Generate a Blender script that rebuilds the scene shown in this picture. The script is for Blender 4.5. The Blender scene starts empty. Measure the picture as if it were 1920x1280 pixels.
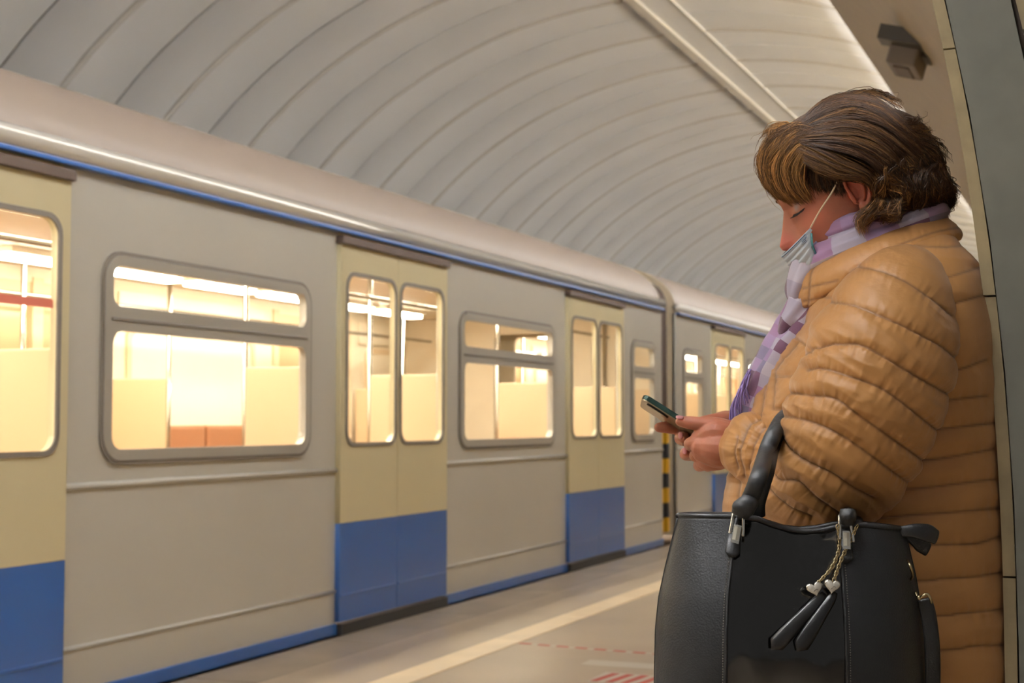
import bpy, bmesh, math, random
import numpy as np
from mathutils import Vector, noise
random.seed(7); rng = np.random.default_rng(7)
S = bpy.context.scene; COL = S.collection

# ---------------------------------------------------------------- camera
FPX = 2667.0; EYE = 1.15
PITCH = math.atan(150/FPX); YAW = math.atan(1130*math.cos(PITCH)/FPX)
cam = bpy.data.cameras.new('camera'); camo = bpy.data.objects.new('camera', cam); COL.objects.link(camo)
cam.sensor_width = 36; cam.lens = 36*FPX/1920
camo.location = (0, 0, EYE); camo.rotation_euler = (math.pi/2+PITCH, 0, YAW)
cam.dof.use_dof = True; cam.dof.focus_distance = 1.84; cam.dof.aperture_fstop = 9.5
cam.clip_start = 0.02
S.camera = camo

# ---------------------------------------------------------------- world, lights, exposure
w = bpy.data.worlds.new('world'); S.world = w; w.use_nodes = True
w.node_tree.nodes['Background'].inputs[0].default_value = (1.0, .96, .90, 1)
w.node_tree.nodes['Background'].inputs[1].default_value = .17
S.view_settings.view_transform = 'Standard'; S.view_settings.look = 'None'
S.view_settings.gamma = 1; S.view_settings.exposure = .16; S.view_settings.use_curve_mapping = False
S.cycles.max_bounces = 8; S.cycles.diffuse_bounces = 5
S.cycles.caustics_reflective = False; S.cycles.caustics_refractive = False
S.cycles.sample_clamp_indirect = 6

def area(name, loc, rot, sx, sy, power, col):
    l = bpy.data.lights.new(name, 'AREA'); l.shape = 'RECTANGLE'; l.size = sx; l.size_y = sy
    l.energy = power; l.color = col
    o = bpy.data.objects.new(name, l); COL.objects.link(o); o.location = loc; o.rotation_euler = rot
    return o
# the cove lighting laid along the top of the right hand cornice, shining up over the vault
area('cove_light', (-1.22, 19, 3.98), (0, math.radians(180+38), 0), .12, 44, 10500, (.985, .985, .985))
# lamps of the hall behind the photographer, and over the platform edge behind him
area('hall_light', (.9, .3, 3.6), (math.radians(-12), math.radians(14), 0), 1.2, 2.5, 2, (1, .93, .8))
area('platform_light', (-3.3, .2, 3.9), (math.radians(16), math.radians(-22), 0), 1.4, 3.0, 62, (1, .93, .82))

# ---------------------------------------------------------------- materials
def srgb(r, g, b):
    f = lambda c: (c/255/12.92) if c/255 <= .04045 else ((c/255+.055)/1.055)**2.4
    return (f(r), f(g), f(b), 1)
def mat(name, col, rough=.5, metal=0, spec=.5, bump=0, bscale=50, var=0, vscale=5, emit=None, estr=0, sheen=0, coat=0, sss=0, stretch=None):
    m = bpy.data.materials.new(name); m.use_nodes = True
    nt = m.node_tree; b = nt.nodes['Principled BSDF']
    b.inputs['Base Color'].default_value = col; b.inputs['Roughness'].default_value = rough
    b.inputs['Metallic'].default_value = metal; b.inputs['Specular IOR Level'].default_value = spec
    b.inputs['Sheen Weight'].default_value = sheen; b.inputs['Coat Weight'].default_value = coat
    b.inputs['Coat Roughness'].default_value = .08
    if sss:
        b.inputs['Subsurface Weight'].default_value = sss
        b.inputs['Subsurface Radius'].default_value = (1, .35, .2); b.inputs['Subsurface Scale'].default_value = .006
    if emit:
        b.inputs['Emission Color'].default_value = emit; b.inputs['Emission Strength'].default_value = estr
    tc = nt.nodes.new('ShaderNodeTexCoord'); src = tc.outputs['Object']
    if stretch:
        mp = nt.nodes.new('ShaderNodeMapping'); mp.inputs['Scale'].default_value = stretch
        nt.links.new(src, mp.inputs[0]); src = mp.outputs[0]
    if var:
        n = nt.nodes.new('ShaderNodeTexNoise'); n.inputs['Scale'].default_value = vscale; n.inputs['Detail'].default_value = 6
        nt.links.new(src, n.inputs['Vector'])
        r = nt.nodes.new('ShaderNodeValToRGB'); r.color_ramp.elements[0].position = .3; r.color_ramp.elements[1].position = .7
        r.color_ramp.elements[0].color = tuple(c*(1-var) for c in col[:3])+(1,)
        r.color_ramp.elements[1].color = tuple(min(1, c*(1+var)) for c in col[:3])+(1,)
        nt.links.new(n.outputs['Fac'], r.inputs[0]); nt.links.new(r.outputs[0], b.inputs['Base Color'])
    if bump:
        n2 = nt.nodes.new('ShaderNodeTexNoise'); n2.inputs['Scale'].default_value = bscale; n2.inputs['Detail'].default_value = 5
        nt.links.new(src, n2.inputs['Vector'])
        bp = nt.nodes.new('ShaderNodeBump'); bp.inputs['Strength'].default_value = bump; bp.inputs['Distance'].default_value = .002
        nt.links.new(n2.outputs['Fac'], bp.inputs['Height']); nt.links.new(bp.outputs[0], b.inputs['Normal'])
    return m
M = {}
M['vault'] = mat('vault_plaster', srgb(224, 225, 227), .6, var=.04, vscale=.8)
M['vault_dark'] = mat('vault_joint', srgb(104, 98, 90), .8)
M['vault_rib'] = mat('vault_batten', srgb(200, 197, 192), .7)
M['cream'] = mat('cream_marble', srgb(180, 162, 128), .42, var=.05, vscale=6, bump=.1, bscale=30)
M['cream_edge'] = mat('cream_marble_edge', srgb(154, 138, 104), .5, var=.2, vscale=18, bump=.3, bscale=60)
M['grey_marble'] = mat('grey_marble', srgb(108, 107, 96), .38, var=.16, vscale=9, bump=.15, bscale=40)
M['grout'] = mat('dark_joint', srgb(52, 42, 32), .9)
M['floor'] = mat('granite_floor', srgb(176, 160, 140), .32, var=.12, vscale=1.2, bump=.08, bscale=90)
M['edge_granite'] = mat('edge_granite', srgb(152, 138, 120), .4, var=.15, vscale=3)
M['strip'] = mat('pale_strip', srgb(232, 212, 182), .4, var=.08, vscale=4)
M['red'] = mat('red_tape', srgb(190, 78, 66), .5)
M['white'] = mat('white_tape', srgb(205, 200, 190), .5)
M['body'] = mat('train_paint', srgb(204, 202, 194), .24, coat=.5, var=.04, vscale=.7)
M['roof'] = mat('train_roof', srgb(134, 120, 109), .5, var=.05, vscale=1)
M['door'] = mat('door_cream', srgb(222, 212, 176), .3, coat=.4)
M['blue'] = mat('train_blue', srgb(46, 92, 158), .3, coat=.4)
M['gutter'] = mat('gutter_metal', srgb(240, 240, 238), .14, metal=.15, coat=1)
M['black'] = mat('rubber_black', srgb(30, 27, 25), .55)
M['seal'] = mat('window_seal', srgb(112, 104, 94), .5)
M['alu'] = mat('window_alu', srgb(178, 174, 164), .35, metal=.2)
M['int'] = mat('car_interior', srgb(240, 228, 204), .5, var=.05, vscale=3)
M['int_floor'] = mat('car_floor', srgb(120, 104, 88), .6)
M['seat'] = mat('car_seat', srgb(164, 112, 78), .55)
M['partition'] = mat('car_partition', srgb(228, 204, 170), .5)
M['steel'] = mat('car_steel', srgb(200, 196, 188), .2, metal=1)
M['lamp'] = mat('car_lamp', (1, 1, 1, 1), .5, emit=(1, .90, .74, 1), estr=44)
M['far_pane'] = mat('far_pane', srgb(214, 178, 140), .12)  # reflection of the lit interior is put into the pane's flat tan
M['label'] = mat('window_label', srgb(226, 130, 112), .4)
M['cream_panel'] = mat('car_cream_panel', srgb(246, 236, 214), .5)
M['yellow'] = mat('barrier_yellow', srgb(214, 164, 30), .5)
M['dark'] = mat('gangway_dark', srgb(66, 50, 38), .8)
M['track'] = mat('track_wall', srgb(120, 112, 100), .8, var=.1)
g = bpy.data.materials.new('glass'); g.use_nodes = True; nt = g.node_tree; nt.nodes.clear()
o_ = nt.nodes.new('ShaderNodeOutputMaterial'); mx = nt.nodes.new('ShaderNodeMixShader'); fr = nt.nodes.new('ShaderNodeFresnel')
tr = nt.nodes.new('ShaderNodeBsdfTransparent'); gl = nt.nodes.new('ShaderNodeBsdfGlossy'); gl.inputs['Roughness'].default_value = .03
tr.inputs[0].default_value = (.93, .93, .9, 1); fr.inputs[0].default_value = 1.5
ge = nt.nodes.new('ShaderNodeNewGeometry'); ma = nt.nodes.new('ShaderNodeMath'); ma.operation = 'SUBTRACT'; ma.use_clamp = True
nt.links.new(fr.outputs[0], ma.inputs[0]); nt.links.new(ge.outputs['Backfacing'], ma.inputs[1]); nt.links.new(ma.outputs[0], mx.inputs[0]); nt.links.new(tr.outputs[0], mx.inputs[1]); nt.links.new(gl.outputs[0], mx.inputs[2]); nt.links.new(mx.outputs[0], o_.inputs[0])
M['glass'] = g

# ---------------------------------------------------------------- helpers
def link(name, me, m=None, parent=None, smooth=False):
    o = bpy.data.objects.new(name, me); COL.objects.link(o)
    if m is not None and not me.materials: me.materials.append(m)
    if parent is not None: o.parent = parent
    if smooth: me.polygons.foreach_set('use_smooth', [True]*len(me.polygons)); me.update()
    return o
def tag(o, label, cat, group=None, kind=None):
    o['label'] = label; o['category'] = cat
    if group: o['group'] = group
    if kind: o['kind'] = kind
    return o
def empty(name, loc=(0, 0, 0)):
    o = bpy.data.objects.new(name, None); COL.objects.link(o); o.location = loc; o.empty_display_size = .1
    return o
def mesh(verts, faces, name='m'):
    me = bpy.data.meshes.new(name); me.from_pydata([tuple(map(float, v)) for v in verts], [], [tuple(map(int, f)) for f in faces]); me.update()
    return me
class MB:
    """collects simple shapes into one mesh"""
    def __init__(s): s.v = []; s.f = []
    def add(s, V, Fs):
        n = len(s.v); s.v += [tuple(map(float, v)) for v in V]; s.f += [tuple(int(i)+n for i in f) for f in Fs]
    def box(s, a, b, bev=0):
        bm = bmesh.new(); bmesh.ops.create_cube(bm, size=1)
        for v in bm.verts: v.co = Vector([a[i]+(v.co[i]+.5)*(b[i]-a[i]) for i in range(3)])
        if bev: bmesh.ops.bevel(bm, geom=bm.edges[:], offset=bev, segments=2, affect='EDGES', profile=.6)
        bm.verts.index_update(); s.add([v.co for v in bm.verts], [[v.index for v in f.verts] for f in bm.faces]); bm.free()
    def tube(s, pts, rad, n=10, flat=1.0, cap=True, up=None):
        V, Fc = tube_geo(pts, rad, n, flat, cap, up); s.add(V, Fc)
    def mesh(s): return mesh(s.v, s.f)
    def build(s, name, m, parent=None, smooth=False): return link(name, s.mesh(), m, parent, smooth)
def catmull(P, n):
    P = np.array(P, float); m = len(P)
    if m < 3:
        t = np.linspace(0, 1, n)[:, None]; return P[0]*(1-t)+P[-1]*t
    Q = np.vstack([2*P[0]-P[1], P, 2*P[-1]-P[-2]]); out = []
    for x in np.linspace(0, m-1-1e-9, n):
        i = int(x); t = x-i; a, b, c, d = Q[i], Q[i+1], Q[i+2], Q[i+3]
        out.append(.5*((2*b)+(-a+c)*t+(2*a-5*b+4*c-d)*t*t+(-a+3*b-3*c+d)*t**3))
    return np.array(out)
def tube_geo(pts, rad, n=10, flat=1.0, cap=True, up=None):
    P = np.array(pts, float); k = len(P)
    rad = np.full(k, rad, float) if np.isscalar(rad) else np.array(rad, float)
    flat = np.full(k, flat, float) if np.isscalar(flat) else np.array(flat, float)
    T = np.gradient(P, axis=0); T /= np.linalg.norm(T, axis=1)[:, None]+1e-12
    u = np.array(up if up is not None else ([0, 0, 1] if abs(T[0][2]) < .9 else [1, 0, 0]), float)
    V = []; Fc = []
    for i in range(k):
        t = T[i]; a = u-t*(u@t)
        if np.linalg.norm(a) < 1e-6: a = np.array([1, 0, 0])-t*t[0]
        a /= np.linalg.norm(a); b = np.cross(t, a)
        if up is None: u = a
        for j in range(n):
            th = 2*math.pi*j/n; V.append(P[i]+a*math.cos(th)*rad[i]+b*math.sin(th)*rad[i]*flat[i])
    for i in range(k-1):
        for j in range(n):
            j2 = (j+1) % n; Fc.append((i*n+j, i*n+j2, (i+1)*n+j2, (i+1)*n+j))
    if cap:
        Fc.append(tuple(range(n))[::-1]); Fc.append(tuple((k-1)*n+j for j in range(n)))
    return V, Fc
def rings(R, cap=True):
    """R: (k,n,3) closed rings -> verts, faces"""
    R = np.array(R); k, n = R.shape[:2]; Fc = []
    for i in range(k-1):
        for j in range(n):
            j2 = (j+1) % n; Fc.append((i*n+j, i*n+j2, (i+1)*n+j2, (i+1)*n+j))
    V = list(R.reshape(-1, 3))
    if cap:
        V.append(R[0].mean(0)); V.append(R[-1].mean(0)); a = k*n
        for j in range(n):
            j2 = (j+1) % n; Fc.append((a, j2, j)); Fc.append((a+1, (k-1)*n+j, (k-1)*n+j2))
    return V, Fc
def grid(G):
    G = np.array(G); k, n = G.shape[:2]
    return list(G.reshape(-1, 3)), [(i*n+j, i*n+j+1, (i+1)*n+j+1, (i+1)*n+j) for i in range(k-1) for j in range(n-1)]
def evald(me, mods):
    o = bpy.data.objects.new('tmp', me); COL.objects.link(o)
    for t, kw in mods:
        md = o.modifiers.new('m', t)
        for a, b in kw.items(): setattr(md, a, b)
    dg = bpy.context.evaluated_depsgraph_get(); dg.update()
    r = bpy.data.meshes.new_from_object(o.evaluated_get(dg)); bpy.data.objects.remove(o)
    return r
def remesh(me, vox, sm=2, f=.5):
    return evald(me, [('REMESH', dict(mode='VOXEL', voxel_size=vox, adaptivity=0)), ('SMOOTH', dict(iterations=sm, factor=f))])
def getco(me):
    a = np.empty(len(me.vertices)*3, np.float32); me.vertices.foreach_get('co', a); return a.reshape(-1, 3).astype(float)
def getno(me):
    a = np.empty(len(me.vertices)*3, np.float32); me.vertex_normals.foreach_get('vector', a); return a.reshape(-1, 3).astype(float)
def setco(me, c): me.vertices.foreach_set('co', np.ascontiguousarray(c, np.float32).ravel()); me.update()
def fill_plate(outer, holes, thick, plane):
    """flat plate with rounded holes; plane maps (a, b, c) -> world"""
    cu = bpy.data.curves.new('c', 'CURVE'); cu.dimensions = '2D'; cu.fill_mode = 'BOTH'; cu.extrude = thick/2
    for poly in [outer]+holes:
        sp = cu.splines.new('POLY'); sp.points.add(len(poly)-1)
        for i, (x, y) in enumerate(poly): sp.points[i].co = (x, y, 0, 1)
        sp.use_cyclic_u = True
    o = bpy.data.objects.new('tmp', cu); COL.objects.link(o)
    dg = bpy.context.evaluated_depsgraph_get(); dg.update()
    me = bpy.data.meshes.new_from_object(o.evaluated_get(dg)); bpy.data.objects.remove(o); bpy.data.curves.remove(cu)
    c = getco(me); setco(me, np.array([plane(*p) for p in c])); me.materials.clear()
    return me
def rrect(x0, y0, x1, y1, r, n=6):
    out = []
    for cx, cy, a in ((x1-r, y1-r, 0), (x0+r, y1-r, 90), (x0+r, y0+r, 180), (x1-r, y0+r, 270)):
        for i in range(n+1):
            t = math.radians(a+90*i/n); out.append((cx+r*math.cos(t), cy+r*math.sin(t)))
    return out

# picture-independent helper: where a ray through a picture position meets a place at a known distance
Rv = np.array([math.cos(YAW), math.sin(YAW), 0.]); Fh = np.array([-math.sin(YAW), math.cos(YAW), 0.])
Fv = Fh*math.cos(PITCH)+np.array([0, 0, math.sin(PITCH)]); Uv = np.cross(Rv, Fv); CAM = np.array([0, 0, EYE]); UP = np.array([0, 0, 1.])
def ray(x, y): return Fv+Rv*(x-960)/FPX-Uv*(y-640)/FPX
def at(x, y, Z): return CAM+ray(x, y)*Z
def onX(x, y, X): d = ray(x, y); return CAM+d*(X/d[0])
def onZ(x, y, Z): d = ray(x, y); return CAM+d*((Z-EYE)/d[2])
def px_of(c):
    v = c-CAM; z = v@Fv; return np.stack([960+FPX*(v@Rv)/z, 640-FPX*(v@Uv)/z], -1)
# ================================================================ THE SETTING
# vault profile (X, z), an ellipse over track and platform
VC, VA, VB, VZ = -4.0, 4.6, 3.88, 5.17
def vz(x, off=0): return VZ-VB-off+ (VB)*math.sqrt(max(0, 1-((x-VC)/VA)**2))
def vault_strip(y0, y1, off, x0=-8.45, x1=-.7, n=56, thick=.03):
    V = []
    xs = [VC-VA*math.cos(t) for t in np.linspace(math.acos((VC-x0)/VA), math.acos((VC-x1)/VA), n)]
    for y in (y0, y1):
        for x in xs:
            t = (x-VC)/VA; zz = VZ-VB+VB*math.sqrt(max(0, 1-t*t)); nx, nz = t/VA, math.sqrt(max(0, 1-t*t))/VB
            l = math.hypot(nx, nz); V.append((x-nx/l*off, y, zz-nz/l*off)); V.append((x-nx/l*(off-thick), y, zz-nz/l*(off-thick)))
    m = 2*n; Fc = []
    for i in range(n-1):
        a = 2*i; Fc += [(a, a+2, m+a+2, m+a), (a+1, m+a+1, m+a+3, a+3), (a, a+1, a+3, a+2), (m+a, m+a+2, m+a+3, m+a+1)]
    return mesh(V, Fc)
ceiling = link('ceiling', vault_strip(-3, 46, 0, thick=.05, n=60), M['vault_dark'], smooth=True); ceiling['kind'] = 'structure'
STEP = 1.31; Y0 = onX(175, 180, -7.75)[1]
Y0 -= STEP*math.floor((Y0+2.6)/STEP)
pan = None
k = 0
while Y0+STEP*k < 44:
    ya = Y0+STEP*k
    me = vault_strip(ya+.016, ya+STEP-.016, .022, thick=.02)
    link('panel', me, M['vault'], ceiling, True)
    me = vault_strip(ya+STEP/2-.035, ya+STEP/2+.035, .034, thick=.014); link('batten', me, M['vault_rib'], ceiling, True)
    k += 1
def long_strip(name, x0, x1, off, m, depth=.02):
    V = []; Fc = []
    for y in (-3, 46):
        for x, o in ((x0, 0), (x0, off), (x1, off), (x1, 0)): V.append((x, y, vz(x)-o))
    Fc = [(0, 1, 5, 4), (1, 2, 6, 5), (2, 3, 7, 6), (0, 3, 2, 1), (4, 5, 6, 7)]
    o = link(name, mesh(V, Fc), m, ceiling); return o
long_strip('crown_rail', -4.16, -4.06, .075, M['white'])
long_strip('crown_rail', -3.80, -3.765, .05, M['vault_rib'])
long_strip('crown_panel', -4.06, -3.80, .04, M['vault'])

mb = MB(); mb.box((-8.5, -3, -1.1), (-8.3, 46, 3.2)); wl = mb.build('wall_left', M['track']); wl['kind'] = 'structure'
mb = MB(); mb.box((-8.3, -3, -1.25), (-3.86, 46, -1.1)); tb = mb.build('trim_1', M['track']); tb['kind'] = 'structure'
mb = MB(); mb.box((-8.3, 45.9, -1.1), (4, 46, 5.2)); wb = mb.build('wall_back', M['track']); wb['kind'] = 'structure'
mb = MB(); mb.box((-3.50, -3, -.25), (4, 46, 0)); fl = mb.build('floor', M['floor']); fl['kind'] = 'structure'
mb = MB(); mb.box((-3.86, -3, -1.1), (-3.74, 46, -.06)); mb.build('platform_face', M['track'], fl)
for i in range(41):                                      # edge stones
    y = -3+i*1.2; mb = MB(); mb.box((-3.86, y+.004, -.06), (-3.50, y+1.196, 0), .004); mb.build('edge_stone', M['edge_granite'], fl)
for i in range(49):                                      # pale warning strip set into the floor
    y = -3+i*1.0; mb = MB(); mb.box((-3.05, y+.003, -.02), (-2.88, y+.997, .004), .002); mb.build('strip_tile', M['strip'], fl)
# floor stickers for keeping a distance
def decal(name, quads, m, parent=None):
    V = []; Fc = []
    for q in quads:
        n = len(V); V += [(x, y, .0012) for x, y in q]+[(x, y, .0002) for x, y in q]
        Fc += [(n, n+1, n+2, n+3)]+[(n+j, n+4+j, n+4+(j+1) % 4, n+(j+1) % 4) for j in range(4)]
    return link(name, mesh(V, Fc), m, parent)
def dline(p, q, wd, n, duty=.62):
    p = np.array(p); q = np.array(q); d = q-p; L = np.linalg.norm(d); d = d/L; s = np.array([-d[1], d[0]])*wd/2; out = []
    for i in range(n):
        a = p+d*L*i/n; b = a+d*L/n*duty; out.append([a-s, b-s, b+s, a+s])
    return out
a = onZ(975, 1206, 0)[:2]; b = onZ(1300, 1232, 0)[:2]
tape = empty('floor_tape', (float(a[0]), float(a[1]), 0)); tag(tape, 'thin red and white tape line stuck across the platform floor', 'tape')
for nm, qs, m in (('tape_line', dline(a, b, .03, 1, 1), 'white'), ('tape_dash', dline(a, b, .031, 9), 'red')):
    qs = [[v-a for v in q] for q in qs]; o = decal(nm, qs, M[m], tape)
    if nm == 'tape_dash': o['kind'] = 'stuff'
    if nm == 'tape_dash': o.location.z = .0012
st = empty('floor_sticker'); c = onZ(1205, 1275, 0); st.location = (float(c[0]), float(c[1]), 0)
tag(st, 'red and white striped warning sticker on the platform floor beside the handbag', 'sticker')
base = [[(-.22, -.13), (.22, -.13), (.22, .13), (-.22, .13)]]; decal('sticker_base', base, M['white'], st)
qs = []
for i in range(6):
    x = -.21+i*.07; qs.append([np.array((x, -.11)), np.array((x+.035, -.11)), np.array((x+.065, .11)), np.array((x+.03, .11))])
d = decal('sticker_stripe', qs, M['red'], st); d.location.z = .0012
c = onZ(1172, 1246, 0); d = decal('floor_patch', [[(-.2, -.07), (.2, -.07), (.2, .07), (-.2, .07)]], M['white']); d.location = (float(c[0]), float(c[1]), 0)
tag(d, 'faded pale rectangle sticker on the floor between tape line and striped sticker', 'sticker')

# ---- right hand pylon wall: its platform face flares out into a cornice
def face_d(z):
    t = max(0, z-.9); return .137+.094*t*t+.026*t**3
ZL = 3.86
def profile(z0, z1, n): return [(-face_d(z), z) for z in np.linspace(z0, z1, n)]
def slab(y0, y1, prof, th, m, name, parent, bev=0):
    V = []; n = len(prof)
    for y in (y0, y1):
        for x, z in prof: V += [(x, y, z), (x+th, y, z)]
    Fc = []; m2 = 2*n
    for i in range(n-1):
        a = 2*i; Fc += [(a, m2+a, m2+a+2, a+2), (a+1, a+3, m2+a+3, m2+a+1), (a, a+2, a+3, a+1), (m2+a, m2+a+1, m2+a+3, m2+a+2)]
    e = 2*(n-1); Fc += [(0, 1, m2+1, m2), (e, m2+e, m2+e+1, e+1)]
    return link(name, mesh(V, Fc), m, parent)
YE = 1.95
wr = slab(YE+.012, 46, [(x+.02, z) for x, z in profile(0, ZL-.02, 40)], .9, M['grout'], 'wall_right', None); wr['kind'] = 'structure'
zj = []; 
for py in (90-12*0, 555, 1080):
    d_ = ray(1800 if py < 100 else 1850, py); zj.append(EYE+d_[2]*(YE/d_[1]))
joints = [0, zj[2]-.38, zj[2], zj[1], zj[0]]
z = zj[0]
while z+.45 < ZL: z += .45; joints.append(z)
joints.append(ZL); joints = sorted(joints)
for i in range(len(joints)-1):
    z0, z1 = joints[i]+.0013, joints[i+1]-.0013
    pr = profile(z0, z1, 7)
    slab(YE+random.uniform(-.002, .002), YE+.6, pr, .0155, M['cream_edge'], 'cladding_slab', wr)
slab(YE+.602, 46, profile(0, ZL, 40), .0155, M['cream'], 'cladding_slab', wr)
# cornice shelf carrying the cove lights
mb = MB(); mb.box((-face_d(ZL), YE+.0, ZL-.0), (-.7, 46, ZL+.03)); mb.build('cornice_shelf', M['cream'], wr)
mb = MB(); mb.box((-.72, -3, ZL), (-.6, 46, 5.2)); mb.build('cornice_back', M['vault'], wr)
# end face of the pylon: grey marble border following the curve, cream slabs behind it
gz = [0, .70, 1.90, 2.5, 3.2, ZL]
for i in range(5):
    pr = [(x+.0178, z) for x, z in profile(gz[i]+.002, gz[i+1]-.002, 8)]
    slab(YE-.006, YE+.02, pr, .080, M['grey_marble'], 'border_slab', wr)
hz = [0, .46, .92, 1.34, 1.66, 2.1, 2.6, 3.2, ZL]
for i in range(8):
    pr = [(x+.1035, z) for x, z in profile(hz[i]+.003, hz[i+1]-.003, 5)]
    V = []
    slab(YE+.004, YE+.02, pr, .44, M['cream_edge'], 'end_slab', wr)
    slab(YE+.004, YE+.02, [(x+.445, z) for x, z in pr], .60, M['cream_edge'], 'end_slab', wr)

# ---- the box fixture on the flared face
def hit_face(px, py):
    d_ = ray(px, py); t = 1.0
    for _ in range(4000):
        p = CAM+d_*t
        if p[0] > -face_d(p[2]) and p[1] > YE and t > 2.2: return p
        t += .004
    return None
pf = hit_face(1702, 68)
if pf is None: pf = np.array([-.8, 4.5, 2.7])
t_ = pf[2]-.9; sl = 2*.094*t_+3*.026*t_*t_          # dD/dz
nn = np.array([-1, 0, -sl]); nn /= np.linalg.norm(nn)  # outward normal (down-left)
tt = np.array([-sl, 0, 1]); tt /= np.linalg.norm(tt)
tt = np.array([-.96, 0, .28]); nn = np.array([-.28, 0, -.96])
fx = empty('security_camera', tuple(pf)); tag(fx, 'small grey box camera with brown front fixed high on the tan wall', 'camera')
sc_ = np.linalg.norm(pf-CAM)/FPX
def fbox(name, a0, a1, b0, b1, c0, c1, m, par, bev=.002):
    mb = MB(); mb.box((a0, b0, c0), (a1, b1, c1), bev); me = mb.mesh(); c = getco(me)
    setco(me, c[:, :1]*np.array([0, 1, 0])+c[:, 1:2]*tt+c[:, 2:3]*nn); o = link(name, me, m, par); return o
M['fix'] = mat('fixture_grey', srgb(128, 118, 108), .5); M['fix2'] = mat('fixture_brown', srgb(84, 60, 44), .4); M['fix3'] = mat('fixture_dark', srgb(70, 66, 60), .4)
u_ = sc_*1.0
kk = pf[1]/5.0
fbox('bracket', -.13*kk, -.02*kk, -.085*kk, .075*kk, 0, .05*kk, M['fix3'], fx)
fbox('housing', -.06*kk, .17*kk, -.060*kk, .040*kk, .02*kk, .11*kk, M['fix'], fx, .012)
fbox('front_window', -.02*kk, .14*kk, -.035*kk, .018*kk, .108*kk, .115*kk, M['fix2'], fx)
fbox('side_clip', .0, .12*kk, -.085*kk, -.060*kk, 0, .06*kk, M['fix3'], fx)
print('FIX', pf, tt, nn)

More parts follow.
